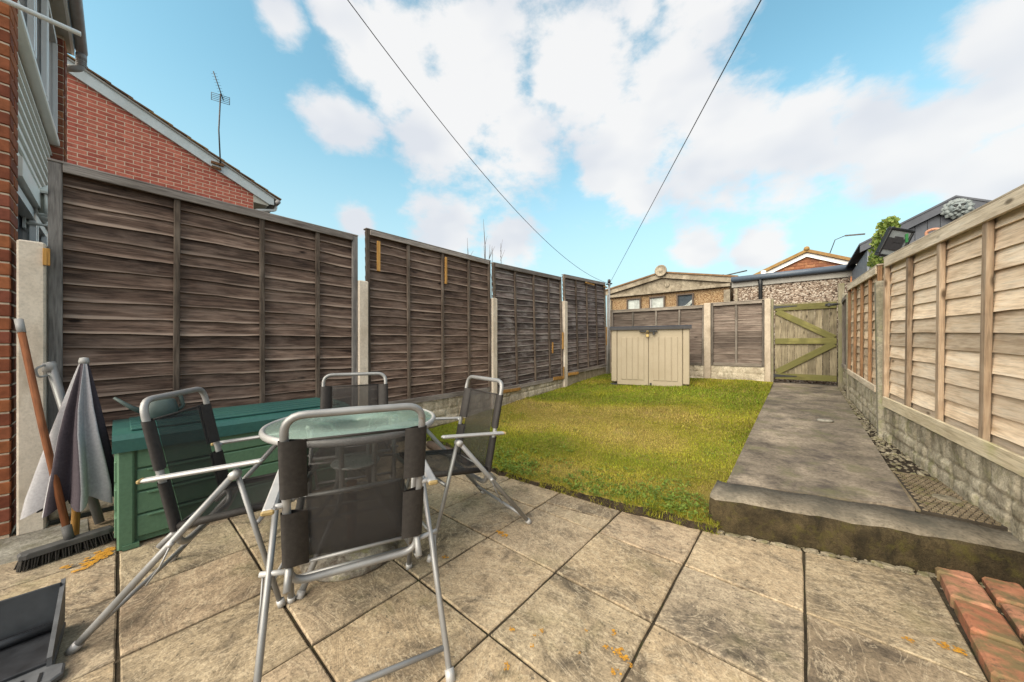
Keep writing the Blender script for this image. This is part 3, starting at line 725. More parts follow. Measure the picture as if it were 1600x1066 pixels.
# ------------------------------------------------------------------ fences
def slat_mesh(L, H, seed, wav=.004, thick=.008, proud=.014, n=12, bow=0.0):
    r = random.Random(seed); ph = [r.uniform(0, 6.28) for _ in range(4)]; vs = []; fs = []
    for i in range(n+1):
        x = -L/2+L*i/n; t = i/n
        lo = wav*(math.sin(3.1*x+ph[0])+.7*math.sin(7.3*x+ph[1])+.4*math.sin(17*x+ph[2]))
        bw = bow*math.sin(math.pi*((t*4) % 1))
        yb = -proud-bw+.002*math.sin(5*x+ph[3]); yt = .0
        vs += [(x, yb, lo), (x, yt, H), (x, yt+thick, H), (x, yb+thick, lo)]
    for i in range(n):
        a = i*4; c = a+4
        for k in range(4): l = (k+1) % 4; fs.append((a+k, c+k, c+l, a+l))
    fs += [(0, 1, 2, 3), (n*4+3, n*4+2, n*4+1, n*4)]
    me = bpy.data.meshes.new('slat'); me.from_pydata(vs, [], fs); me.update(); return me
def fence_panel(label, group, loc, rz, L, H, nsl, mats, battens=(.25, .5, .75), pitch=0.0, wav=.004, bow=0.0, seed=0, endw=.038, batw=.034, toprail=.05, botrail=.06, botmat=None, proud=.019):
    """local x runs along the panel, -y is the batten side; origin at the bottom left end"""
    slm, btm, rlm, enm = mats
    t = thing('fence_panel', label, 'fence panel', loc, rz, group, rot=(0, -pitch, rz))
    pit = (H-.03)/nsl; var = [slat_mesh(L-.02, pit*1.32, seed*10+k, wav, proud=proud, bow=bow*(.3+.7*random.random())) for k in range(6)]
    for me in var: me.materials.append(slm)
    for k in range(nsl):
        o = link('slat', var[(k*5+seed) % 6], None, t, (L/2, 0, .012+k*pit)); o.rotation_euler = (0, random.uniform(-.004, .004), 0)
        if k == nsl-1: o.scale = (1, 1, .78)
    bm_ = MB(); bm_.box((0,0,0), (batw, .026, H-.01), bev=.003); bme = bm_.mesh('batten'); bme.materials.append(btm)
    em = MB(); em.box((0,0,0), (endw, .032, H-.004), bev=.003); eme = em.mesh('end_batten'); eme.materials.append(enm)
    for q in (0, 1): link('end_batten', eme, None, t, (endw/2+q*(L-endw), -.030-(proud-.014), H/2))
    for f in battens: link('batten', bme, None, t, (L*f, -.0285-(proud-.014), H/2+.001), (0, random.uniform(-.004, .004), 0))
    rm = MB(); rm.box((0,0,0), (L-2*endw-.004, .018, toprail), bev=.002); link('top_rail', rm.mesh('top_rail'), rlm, t, (L/2, -.046-(proud-.014), H-toprail/2-.002))
    cm = MB(); cm.box((0,0,0), (L+.006, .065, .014), bev=.003); link('capping', cm.mesh('capping'), rlm, t, (L/2, -.022, H+.007))
    br = MB(); br.box((0,0,0), (L-2*endw-.004, .018, botrail), bev=.002); link('bottom_rail', br.mesh('bottom_rail'), botmat or rlm, t, (L/2, -.0465-(proud-.014), botrail/2+.002))
    return t
def post(label, loc, w, d, h, mat, rz=0, lean=(0,0), group='concrete fence posts', base=-.08):
    m = MB(); m.box((0,0,(h+base)/2), (w, d, h-base), bev=.008)
    return tag(obj('concrete_post', m, mat, None, loc, (lean[0], lean[1], rz)), label, 'fence post', group)
def gravel_board(label, loc, rz, L, H, mat, rock=True, pitch=0.0, seed=1, group='concrete gravel boards'):
    r = np.random.default_rng(seed); nx, nz = int(L/.014), 24 if H > .25 else 18; xs = np.linspace(0, L, nx+1); zs = np.linspace(0, H, nz+1)
    XX, ZZ = np.meshgrid(xs, zs); D = np.zeros_like(XX)
    if rock:
        rows = [0]; 
        while rows[-1] < H-.05: rows.append(rows[-1]+r.uniform(.07, .115))
        rows[-1] = H
        for a, c in zip(rows[:-1], rows[1:]):
            x = -r.uniform(0, .1)
            while x < L:
                w = r.uniform(.10, .26); inn = (ZZ >= a) & (ZZ <= c) & (XX >= x) & (XX <= x+w)
                u = np.clip(np.minimum(XX-x, x+w-XX)/.018, 0, 1); v = np.clip(np.minimum(ZZ-a, c-ZZ)/.016, 0, 1)
                h = r.uniform(.008, .022)*np.minimum(u, v)**.6+r.uniform(-.05, .05)*(XX-x-w/2)*np.minimum(u, v)
                D = np.where(inn, h, D); x += w
        D += r.normal(0, .0016, D.shape)
    else: D += r.normal(0, .0005, D.shape)
    vs = np.stack([XX, -.022-D, ZZ], -1).reshape(-1, 3).tolist(); fs = []
    for j in range(nz):
        for i in range(nx): a = j*(nx+1)+i; fs.append((a, a+1, a+nx+2, a+nx+1))
    o = len(vs); vs += [(0, .025, 0), (L, .025, 0), (L, .025, H), (0, .025, H)]
    top = [nz*(nx+1)+i for i in range(nx+1)]; fs += [(o+3, o+2, o+1, o), tuple(top)+(o+2, o+3)]
    fs += [tuple(j*(nx+1) for j in range(nz+1))+(o+3, o), tuple([j*(nx+1)+nx for j in range(nz, -1, -1)])+(o+1, o+2)]
    me = bpy.data.meshes.new('gravel_board'); me.from_pydata(vs, [], fs); me.update(); me.polygons.foreach_set('use_smooth', [rock]*len(fs))
    return tag(link('gravel_board', me, mat, None, loc, (0, -pitch, rz)), label, 'gravel board', group)

FX = -3.47; GL = 'left fence panels'
dm = (MT['dwood'], MT['dbatten'], MT['drail'], MT['dbatten_grey']); dm2 = (MT['dwood'], MT['dbatten'], MT['drail'], MT['dbatten']); dmg = (MT['dwood_grey'], MT['dbatten'], MT['drail'], MT['drail_br'])
# local x -> world +Y, batten side -y -> world +X  (rz = +90 deg)
P90 = R(90)
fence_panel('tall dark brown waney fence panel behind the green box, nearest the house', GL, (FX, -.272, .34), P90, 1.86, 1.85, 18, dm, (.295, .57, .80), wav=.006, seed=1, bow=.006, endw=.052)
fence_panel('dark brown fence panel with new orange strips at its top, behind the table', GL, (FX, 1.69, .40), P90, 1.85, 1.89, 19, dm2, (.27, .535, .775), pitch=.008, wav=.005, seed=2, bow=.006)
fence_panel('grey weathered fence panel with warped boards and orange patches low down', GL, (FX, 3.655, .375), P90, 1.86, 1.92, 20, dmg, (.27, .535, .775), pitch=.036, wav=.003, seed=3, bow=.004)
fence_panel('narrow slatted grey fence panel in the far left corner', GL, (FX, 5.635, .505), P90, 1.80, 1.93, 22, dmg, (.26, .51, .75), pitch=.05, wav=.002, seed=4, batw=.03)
post('wide pale concrete post beside the brick corner of the house', (-3.43, -.325, 0), .12, .098, 1.685, MT['cpost'])
post('pale concrete post between the two dark brown left panels', (FX+.02, 1.638, 0), .11, .10, 1.745, MT['cpost'])
post('concrete post between dark brown and grey left panels', (FX+.02, 3.598, 0), .11, .10, 1.775, MT['cpost'])
post('concrete post between the two grey left panels', (FX+.02, 5.575, 0), .11, .11, 1.93, MT['cpost'])
gravel_board('concrete gravel board under the dark panel behind the green box', (FX, -.27, .02), P90, 1.85, .315, MT['gboard'], seed=3)
gravel_board('rock-faced gravel board behind the table under the dark panel', (FX, 1.69, .06), P90, 1.85, .335, MT['gboard'], seed=4, pitch=.01)
gravel_board('rock-faced gravel board under the grey warped panel at the lawn', (FX, 3.655, .07), P90, 1.86, .30, MT['gboard'], seed=5, pitch=.045)
gravel_board('plain smooth gravel board in the far left corner', (FX, 5.635, .20), P90, 1.80, .30, MT['gplain'], False, seed=6, pitch=.045)
# fresh timber strips nailed to the left fence
def strip(label, loc, d):
    m = MB(); m.box((0,0,0), d, bev=.002); tag(obj('timber_strip', m, MT['newwood'], None, loc), label, 'timber strip', 'fresh timber strips on the left fence')
strip('orange timber strip at the top left of the table panel', (FX+.068, 1.80, 2.03), (.014, .035, .32))
strip('orange timber strip beside the third batten of the table panel', (FX+.064, 2.70, 2.03), (.014, .030, .34))
strip('short orange strip low on the third batten of the grey panel', (FX+.064, 5.125, 1.04), (.014, .035, .20))
strip('longer orange strip beside the last post of the grey panel', (FX+.066, 5.47, 1.17), (.014, .04, .32))
strip('orange packing strip under the left end of the grey panel', (FX+.066, 3.98, .385), (.016, .42, .045))
strip('orange packing strip under the right end of the grey panel', (FX+.066, 5.33, .475), (.016, .36, .06))
strip('upright orange strip at the bottom right of the grey panel', (FX+.084, 5.47, .57), (.014, .035, .22))
strip('orange packing strip under the far corner panel', (FX+.066, 5.86, .525), (.016, .38, .05))
strip('orange strip at the top of the far corner panel', (FX+.068, 6.55, 2.40), (.014, .40, .03))
strip('short orange strip at the far top corner of the far panel', (FX+.068, 7.30, 2.43), (.014, .18, .03))
strip('upright orange strip beside the corner pole', (FX+.068, 7.36, 1.30), (.014, .04, .42))
strip('orange block on the post beside the brick corner', (-3.362, -.272, 1.60), (.014, .026, .10))

# back fence
GB = 'back fence panels'; bmats = (MT['bwood'], MT['bbat'], MT['brail'], MT['bbat']); BY = 7.62
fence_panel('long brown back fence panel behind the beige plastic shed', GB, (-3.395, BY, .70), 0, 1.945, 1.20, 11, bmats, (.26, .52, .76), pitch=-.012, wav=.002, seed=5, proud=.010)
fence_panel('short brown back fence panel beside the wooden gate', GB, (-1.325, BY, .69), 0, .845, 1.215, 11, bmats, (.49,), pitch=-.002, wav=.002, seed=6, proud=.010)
gravel_board('rock-faced gravel board behind the beige plastic shed', (-3.395, BY, .36), 0, 1.945, .335, MT['gboard'], seed=7)
gravel_board('rock-faced gravel board left of the wooden gate', (-1.325, BY, .36), 0, .845, .33, MT['gboard'], seed=8)
post('concrete post in the far left corner of the back fence', (-3.44, BY, .3), .085, .10, 1.64, MT['cpost_b'])
post('concrete post between the shed and the short back panel', (-1.388, BY-.01, .3), .118, .11, 1.62, MT['cpost_b'])
post('concrete post on the left side of the gate', (-.435, BY-.01, .3), .09, .11, 1.62, MT['cpost_b'])

# gate
gt = thing('wooden_gate', 'ledged and braced wooden gate with mossy green Z bracing', 'gate', (-.335, BY-.015, .41))
GW, GH = .80, 1.43
bw = GW/9
for k in range(9):
    m = MB(); m.box((0,0,0), (bw-.004, .018, GH-.10+random.uniform(-.008, .008)), bev=.002); obj('board', m, MT['gate'], gt, (bw*(k+.5), random.uniform(0, .003), GH/2+.03))
for z in (.13, .745, 1.33):
    m = MB(); m.box((0,0,0), (GW-.01, .03, .10), bev=.004); obj('rail', m, MT['gate_g'], gt, (GW/2, -.027, z))
for (x0, z0, x1, z1) in ((.03, .20, .765, .70), (.03, 1.27, .765, .79)):
    d = math.hypot(x1-x0, z1-z0); m = MB(); m.box((0,0,0), (d, .028, .10), bev=.004); obj('brace', m, MT['gate_g'], gt, ((x0+x1)/2, -.0275, (z0+z1)/2), (0, -math.atan2(z1-z0, x1-x0), 0))
for z in (1.35, .14):
    m = MB(); m.prism([(-.03,-.03),(.02,-.03),(.02,-.022),(.30,-.007),(.30,.007),(.02,.022),(.02,.03),(-.03,.03)], 0, .006); obj('hinge', m, MT['black'], gt, (0, -.043, z), (R(90), 0, 0))
m = MB(); m.box((.73,-.047,1.34), (.15,.012,.035)); m.box((.70,-.058,1.34), (.03,.02,.05)); m.tube([(.66,-.058,1.34),(.83,-.058,1.34)], .008, 8); obj('latch', m, MT['black'], gt)
m = MB(); m.box((0,0,0), (.035,.09,1.62), bev=.004); tag(obj('timber_gate_post', m, MT['gpost'], None, (-.368, BY-.02, 1.10)), 'slim timber gate post left of the gate beside the concrete post', 'gate post', 'timber gate posts')
m = MB(); m.box((0,0,0), (.075,.09,1.72), bev=.005); tag(obj('timber_gate_post', m, MT['gpost'], None, (.512, BY-.03, 1.22)), 'thick timber gate post right of the gate', 'gate post', 'timber gate posts')

# right fence
GR = 'right fence panels'; lm = (MT['lwood'], MT['lbat'], MT['lrail'], MT['lbat']); lm2 = (MT['lwood_red'], MT['lbat_red'], MT['lrail'], MT['lbat_red'])
def along(ax, ay, bx, by): return math.atan2(by-ay, bx-ax), math.hypot(bx-ax, by-ay)
# the batten side faces the path (-X): local x runs from the far end towards the house
rz, L = along(.612, 4.45, .832, 2.50); fence_panel('pale new larch fence panel nearest the camera above the drain cover', GR, (.612, 4.45, .545), rz, L, 1.30, 12, lm, (.25, .50, .75), pitch=-.030, wav=.002, seed=7, proud=.018, endw=.045, batw=.045, toprail=.075, botrail=.085, botmat=MT['lrail_gr'])
gravel_board('weathered rock-faced gravel board beside the drain cover', (.612, 4.45, .205), rz, L, .335, MT['gboard_r'], seed=9, pitch=-.03)
rz2, L2 = along(.548, 6.53, .603, 4.66); fence_panel('tan fence panel of the right fence between its two posts, ivy above it', GR, (.548, 6.53, .70), rz2, L2, 1.20, 12, lm2, (.25, .5, .75), pitch=-.038, wav=.007, bow=.004, seed=8, proud=.016, toprail=.07)
gravel_board('mossy rock-faced gravel board under the tan right panel', (.548, 6.53, .345), rz2, L2, .345, MT['gboard_r'], seed=10, pitch=-.045)
rz3, L3 = along(.845, 2.38, 1.05, .55); fence_panel('pale fence panel at the right edge beside the step', GR, (.845, 2.38, .47), rz3, L3, 1.33, 12, lm, (.25, .5, .75), pitch=-.01, wav=.002, seed=9, proud=.018, endw=.045, batw=.045, toprail=.075, botrail=.085)
gravel_board('rock-faced gravel board at the right edge beside the step', (.845, 2.38, .14), rz3, L3, .33, MT['gboard_r'], seed=11)
post('leaning lichened concrete post between pale and tan right panels', (.600, 4.555, .1), .10, .10, 1.57, MT['cpost_r'], lean=(0, -.012))
post('far lichened concrete post at the end of the tan panel', (.548, 6.60, .25), .10, .10, 1.56, MT['cpost_r'])
post('concrete post behind the right gate post', (.565, 7.45, .3), .09, .09, 1.60, MT['cpost_r'])
post('concrete post at the right edge beside the step', (.85, 2.44, 0), .10, .09, 1.60, MT['cpost_r'])
rz4, L4 = along(.56, 7.40, .55, 6.68); fence_panel('short dark fence panel between the gate and the tan panel', GR, (.56, 7.40, .74), rz4, L4, 1.05, 9, (MT['bwood'], MT['bbat'], MT['brail'], MT['bbat']), (.5,), wav=.002, seed=10)
gravel_board('short gravel board beside the gate on the right', (.56, 7.40, .40), rz4, L4, .33, MT['gboard_r'], seed=12)
m = MB(); m.tube(fillet([(.70, 3.73, 1.80), (.68, 3.72, 1.885), (.71, 3.70, 1.895), (.78, 3.68, 1.87), (.82, 3.68, 1.6)], .05), .009, 8); tag(obj('orange_hose', m, plain('terracotta_hose', (.40, .20, .13), .7)), 'loop of orange hose over the top of the pale right fence', 'hose')

# ------------------------------------------------------------------ own house corner (bricks) at the left edge
def brick_mesh(dx, dy, dz, bev=.004):
    m = MB(); m.box((0,0,0), (dx, dy, dz), bev=bev); return m.mesh('brick')
hs = thing('brick_house', 'orange red brick corner of the house at the left edge', 'house', (0, 0, 0))
PX, PY = -3.372, -.392
m = MB(); m.box((PX-.118, PY-.40, 2.6), (.222, .79, 5.3)); obj('wall', m, MT['mortar'], hs)
str_y = brick_mesh(.1025, .215, .066); str_x = brick_mesh(.225, .1025, .066); hdr = brick_mesh(.1025, .215, .066)
for me in (str_y, str_x): me.materials.append(MT['brick_own'])
k = 0; z = .02
while z < 4.6:
    dj = lambda s=.0015: random.uniform(-s, s)
    if k % 2 == 0:
        for q in range(3): link('brick', str_y, None, hs, (PX-.051+dj(), PY-.1075-q*.225, z+.033), (dj(.004), dj(.004), dj(.006)))
        m2 = link('brick', str_y, None, hs, (PX-.1745+dj(), PY-.1075, z+.033))
    else:
        link('brick', str_x, None, hs, (PX-.1125+dj(), PY-.051, z+.033), (dj(.004), dj(.004), dj(.006)))
        for q in range(2): link('brick', str_y, None, hs, (PX-.051+dj(), PY-.22-q*.225, z+.033), (dj(.004), dj(.004), dj(.006)))
    z += .0765; k += 1
m = MB(); m.tube([(-3.33,-1.3,3.0),(-3.31,-.145,2.965)], .0135, 10); o = obj('white_pole', m, MT['wpvc']); tag(o, 'white horizontal pole projecting from the house wall, top left', 'pole')

# neighbouring half of the terrace: recess with cladding, windows, eaves
nb = thing('neighbour_facade', 'white clad rear wall of the adjoining house with windows and grey gutter', 'house', (0, 0, 0))
WY = -.47
m = MB(); m.box((-4.75, WY-.12, 2.2), (2.3, .2, 4.5)); obj('wall', m, MT['mortar'], nb)
for k in range(9):
    z = 2.26+k*.098; m = MB(); m.extrude([(WY+.0, z), (WY+.03, z+.003), (WY+.012, z+.099), (WY, z+.099)], 'x', -5.895, -3.62); obj('cladding_board', m, MT['cladw'], nb)
m = MB(); m.box((-4.76, WY+.038, 3.185), (2.26, .075, .05), bev=.006); obj('window_sill', m, MT['cladw'], nb)
def window(x0, x1, z0, z1, mull):
    f = MB(); w = .06
    f.box(((x0+x1)/2, WY+.02, z0+w/2), (x1-x0, .08, w)); f.box(((x0+x1)/2, WY+.02, z1-w/2), (x1-x0, .08, w))
    for x in [x0+w/2, x1-w/2]+mull: f.box((x, WY+.0195, (z0+z1)/2), (w, .076, z1-z0-2*w-.001))
    wd = obj('window', f, MT['wpvc'], nb)
    xs = sorted([x0]+mull+[x1])
    for a, c in zip(xs[:-1], xs[1:]):
        p = MB(); p.box(((a+c)/2, WY-.004, (z0+z1)/2), (c-a-w, .012, z1-z0-2*w)); obj('pane', p, MT['wdark'], wd)
        q = .035
        for xx in (a+w/2+q/2+.002, c-w/2-q/2-.002): s = MB(); s.box((xx, WY+.05, (z0+z1)/2), (q, .03, z1-z0-2*w-.012)); obj('sash_stile', s, MT['wpvc'], wd)
window(-5.88, -3.63, 3.215, 4.25, [-5.1, -4.4]); window(-5.7, -3.63, .95, 2.10, [-5.1, -4.5])
m = MB(); m.box((-4.76, WY+.04, 2.18), (2.26, .10, .12)); obj('window_head', m, MT['cladw'], nb)
# projecting pier and end wall of the terrace
m = MB(); m.box((-6.005, -.62, 2.3), (.20, .50, 4.6)); obj('pier', m, MT['mortar'], nb)
hb = brick_mesh(.012, .100, .066, .003); hb.materials.append(MT['brick_w']); fb = brick_mesh(.205, .012, .066, .003); fb.materials.append(MT['brick_w'])
for k in range(30):
    z = 2.05+k*.0765
    link('brick', hb, None, nb, (-5.902, -.425, z)); link('brick', fb, None, nb, (-6.005, -.367, z))
m = MB(); m.box((-4.9, -.41, 4.345), (2.6, .15, .02)); obj('soffit', m, MT['soffit'], nb)
m = MB(); m.box((-4.9, -.325, 4.42), (2.6, .02, .17)); m.box((-6.19, -.41, 4.42), (.02, .145, .17)); obj('fascia', m, MT['wpvc'], nb)
m = MB(); m.tube([(-6.22,-.268,4.42),(-3.4,-.268,4.42)], .046, 12); gu = obj('gutter', m, MT['greypvc'], nb)
m = MB(); m.tube([(-6.16,-.268,4.36),(-6.16,-.268,4.30)], .042, 12); m.tube(fillet([(-6.16,-.268,4.32),(-6.16,-.268,4.20),(-6.16,-.40,4.13)], .05), .034, 12)
for q in range(4): m.lathe([(.034,0),(.042,.004),(.042,.014),(.034,.018)], 12, (-6.16,-.268,4.225+q*.022))
obj('downpipe_bend', m, MT['greypvc'], nb)
# carriage lamp on that wall
lp = thing('wall_lantern', 'cream carriage lantern on the white clad wall above the concrete post', 'lantern', (-4.42, -.355, 2.08))
m = MB(); m.lathe([(.012,.17),(.085,.155),(.095,.148),(.03,.205),(.012,.225),(.004,.235)], 6); obj('cap', m, MT['cladw'], lp)
m = MB()
for k in range(6):
    a = k*math.pi/3; m.tube([(math.cos(a)*.072, math.sin(a)*.072, .148), (math.cos(a)*.048, math.sin(a)*.048, 0)], .008, 5)
m.lathe([(.05,-.01),(.055,0),(.05,.008)], 6); m.lathe([(.004,-.05),(.03,-.03),(.045,-.01)], 6); obj('cage', m, MT['cladw'], lp)
m = MB(); m.lathe([(.042,.005),(.064,.147)], 6); obj('glass', m, plain('lamp_glass', (.45, .45, .38), .15), lp)
m = MB(); m.tube(fillet([(0,0,-.04),(0,0,-.075),(0,-.09,-.075)], .03), .010, 8); m.box((0,-.1,-.06), (.06,.012,.12)); obj('bracket', m, MT['cladw'], lp)

# ------------------------------------------------------------------ neighbouring gable beyond the left fence
gb = thing('gable_house', 'red brick gable end with pale bargeboard beyond the left fence', 'house', (-10.0, 0, 0))
def rake(y): return 4.77+(2.5-y)*.468
m = MB(); m.extrude([(-2.4, -.1), (2.12, -.1), (2.12, rake(2.12)-.10), (-2.4, rake(-2.4)-.10)], 'x', -2.0, .0095); obj('wall', m, MT['mortar'], gb)
bme = brick_mesh(.024, .2145, .0645, .002); bme.materials.append(MT['brick_gb'])
hme = brick_mesh(.024, .1025, .0665, .002); hme.materials.append(MT['brick_gb'])
bl = []
z = 3.55; k = 0
while z < 6.6:
    y = 2.115; first = True
    while y > -.95:
        Lb = .1025 if (first and k % 2) else .2155
        if y < rake(0)*0+9 and z+.033 < rake(y)-.02: bl.append((y-Lb/2, z, Lb))
        y -= Lb+.0105; first = False
    z += .0765; k += 1
bl.sort(key=lambda t: -t[1])
for (y, z, Lb) in bl[:300]: link('brick', bme if Lb > .15 else hme, None, gb, (0, y, z))
if len(bl) > 300:
    m = MB()
    for (y, z, Lb) in bl[300:]: m.box((0, y, z), (.024, Lb, .0665))
    tag(obj('lower_bricks', m, MT['brick_gb'], gb), kind='stuff')
def rk(y, dz): return (y, rake(y)+dz)
m = MB(); m.extrude([rk(-2.5,-.245), rk(2.42,-.245), rk(2.52,-.19), rk(2.52,-.03), rk(-2.5,-.03)], 'x', .035, .075); obj('bargeboard', m, MT['barge'], gb)
m = MB(); m.extrude([rk(-2.5,-.235), rk(2.42,-.235), rk(2.42,-.20), rk(-2.5,-.20)], 'x', -.02, .034); obj('soffit_board', m, MT['barge'], gb)
m = MB(); m.extrude([rk(-2.5,-.03), rk(2.6,-.03), rk(2.6,.005), rk(-2.5,.005)], 'x', -3.0, .10); rf = obj('roof', m, MT['fascia'], gb)
tl = MB(); tl.box((0,0,0), (.30, .36, .030), bev=.004); tme = tl.mesh('tile'); tme.materials.append(MT['tile'])
an = -math.atan(.468)
for k in range(19):
    y = 2.50-k*.275
    for c in range(2): link('tile', tme, None, rf, (-.03-c*.305, y, rake(y)+.036+random.uniform(-.003, .003)), (an+.06, 0, random.uniform(-.01, .01)))
m = MB(); m.tube([(.11,2.60,rake(2.6)-.06),(-3.0,2.60,rake(2.6)-.06)], .055, 10); obj('gutter', m, MT['greypvc'], gb)
m = MB(); m.tube(fillet([(-.10,2.60,rake(2.6)-.08),(-.10,2.60,rake(2.6)-.22),(-.10,2.17,rake(2.6)-.34),(-.10,2.17,.3)], .07), .034, 10); obj('downpipe', m, MT['wpvc'], gb)
m = MB(); m.extrude([(2.12, rake(2.12)-.42), (2.40, rake(2.12)-.42), (2.44, rake(2.44)-.23), (2.12, rake(2.12)-.22)], 'x', -1, .03); obj('eaves_box', m, MT['soffit'], gb)

# aerial on the gable
ay = 1.50; az_ = rake(ay)
ta = thing('tv_aerial', 'thin rusty television aerial on a mast fixed to the brick gable', 'aerial', (-9.9, ay, az_-.12))
m = MB(); m.tube([(0,0,0),(.0,-.03,.8),(0,.0,1.62)], .014, 7); obj('mast', m, MT['chain'], ta)
m = MB(); m.box((0,-.05,.03), (.03,.22,.05)); m.box((0,-.07,-.07), (.03,.16,.05)); obj('bracket', m, MT['rust'], ta)
m = MB(); m.tube([(0,.05,1.50),(.12,-.14,1.98)], .010, 6); obj('boom', m, MT['chain'], ta)
m = MB()
for q in range(5): m.tube([(-.05,-.15,1.44+.04*q),(.05,.15,1.43+.04*q)], .0055, 5)
for s in (-1, 1): m.tube([(-.05*-s,.15*s,1.43),(-.05*-s,.15*s,1.60)], .0055, 5)
for q in range(9):
    t = .12+q*.1; c = Vector((0,.05,1.50)).lerp(Vector((.12,-.14,1.98)), t); m.tube([c+Vector((-.01,-.045,-.02)), c+Vector((.01,.045,.02))], .0025, 4)
obj('elements', m, MT['chain'], ta)

# ------------------------------------------------------------------ structures behind the back fence
# pebble-dashed garage with a roundel
ga = thing('pebbledash_garage', 'low tan pebbledashed garage with gable roof and roundel behind the beige shed', 'garage', (-2.82, 9.6, .2))
gx0, gx1 = -1.58, 1.55
m = MB(); m.box((0, 1.5, 1.2), (3.05, 3, 2.4)); obj('wall', m, MT['dash_o'], ga)
def gz(x): return 2.86-abs(x)*.20
m = MB(); m.extrude([(-1.56, 2.37), (1.56, 2.37), (1.56, gz(1.56)-.10), (0, gz(0)-.10), (-1.56, gz(1.56)-.10)], 'y', -.035, .1); obj('gable_panel', m, MT['dirtcon'], ga)
m = MB(); m.box((0,-.06,2.335), (3.12,.10,.07)); obj('lintel', m, MT['dirtcon'], ga)
for s in (-1, 1):
    m = MB(); m.extrude([(0, gz(0)-.16), (s*1.66, gz(1.66)-.16), (s*1.66, gz(1.66)-.03), (0, gz(0)-.03)], 'y', -.12, -.07); obj('bargeboard', m, MT['dirtcon'], ga)
    m = MB(); m.extrude([(0, gz(0)-.028), (s*1.72, gz(1.72)-.028), (s*1.72, gz(1.72)+.01), (0, gz(0)+.01)], 'y', -.15, 3.1); obj('roof', m, MT['tile'], ga)
m = MB(); m.lathe([(.15,0),(.155,.03),(.135,.045),(.12,.03),(.05,.035),(.04,.05),(.002,.052)], 24, (0,-.16,2.88), 'y'); obj('roundel', m, MT['dirtcon'], ga)
m = MB(); m.lathe([(.07,0),(.06,.02),(.002,.02)], 16, (.12,-.04,2.50), 'y'); obj('emblem', m, MT['dirtcon'], ga)
for x_, w_ in ((1.49, .13), (-1.49, .10)): m = MB(); m.box((x_,-.03,1.1), (w_,.12,2.25)); obj('corner_post', m, MT['dirtcon'], ga)
for k, x in enumerate((-.78, -.14, .56)):
    m = MB(); w, h = .34, .50
    m.box((x,-.025,2.21), (w+.07,.06,.035)); m.box((x,-.025,1.66), (w+.07,.06,.035))
    for s in (-1, 1): m.box((x+s*(w/2+.017),-.0255,1.935), (.034,.058,.514))
    wd = obj('window', m, MT['twig'], ga); p = MB(); p.box((x,-.004,1.935), (w,.012,h+.01)); obj('pane', p, MT['curtain'] if k < 2 else MT['wdark'], wd)
    if k == 2:
        c = MB()
        for q in range(4): c.tube([(x-.16,-.012,1.89-.05*q),(x+.0,-.012,1.91-.035*q),(x+.16,-.012,2.05-.02*q)], .011, 5)
        obj('drape', c, MT['curtain'], wd)
m = MB(); m.tube([(-.30,-.05,1.2),(-.30,-.05,2.15)], .016, 6); obj('conduit', m, MT['greypvc'], ga)

# flat-roofed garage with gutter
gg = thing('flat_roof_garage', 'pinkish pebbledashed garage with slate blue gutter behind the gate', 'garage', (-.19, 8.62, .2))
m = MB(); m.box((0,1.6,1.08), (1.78,3.2,2.16)); obj('wall', m, MT['dash_p'], gg)
m = MB(); m.box((0,-.02,2.19), (1.84,.03,.13)); obj('fascia', m, MT['fascia'], gg)
m = MB(); m.tube([(-.92,-.095,2.285),(.95,-.095,2.285)], .058, 12); obj('gutter', m, MT['gutterd'], gg)
m = MB(); m.tube([(-.42,-.085,2.26),(-.42,-.05,2.12),(-.42,-.05,.2)], .036, 10); obj('downpipe', m, MT['black'], gg)
m = MB(); m.box((0,1.55,2.30), (1.86,3.2,.05)); obj('roof', m, MT['gutterd'], gg)
m = MB(); m.box((-.84,-.02,1.05), (.05,.05,2.1)); obj('corner_post', m, MT['dirtcon'], gg)

# far brick house
fh = thing('far_brick_house', 'distant brick house gable with white bargeboards above the flat garage roof', 'house', (.30, 25, 0))
m = MB(); m.extrude([(-3.4,0),(3.4,0),(3.4,4.55),(0,6.1),(-3.4,4.55)], 'y', 0, 7); obj('wall', m, MT['bhouse'], fh)
fbm = brick_mesh(.43, .03, .14, .004); fbm.materials.append(MT['bhouse']); n_ = 0
for r in range(11):
    z = 4.72+r*.155; w = (6.12-z)/.456-.18
    x = -w+(.22 if r % 2 else 0)
    while x < w-.2: link('brick', fbm, None, fh, (x+.22, -.01, z)); x += .45
for s in (-1, 1):
    m = MB(); m.extrude([(0,6.02),(s*3.8,4.29),(s*3.8,4.51),(0,6.24)], 'y', -.16, -.10); obj('bargeboard', m, MT['wpvc'], fh)
    m = MB(); m.extrude([(0,6.25),(s*3.95,4.45),(s*3.95,4.62),(0,6.42)], 'y', -.34, 7.4); obj('roof', m, MT['tile'], fh)
m = MB(); m.tube([(0,-.36,6.42),(0,7.4,6.42)], .13, 8); obj('ridge', m, MT['tile'], fh)
m = MB(); m.tube([(.9,0,5.9),(1.15,0,6.75),(1.55,0,6.9)], .02, 6); m.box((1.9,0,6.86), (.75,.05,.07), (0,.09,0)); o = obj('tv_aerial', m, MT['chain']); o.location = (.30, 25, 0); tag(o, 'small aerial beside the ridge of the distant brick house', 'aerial')
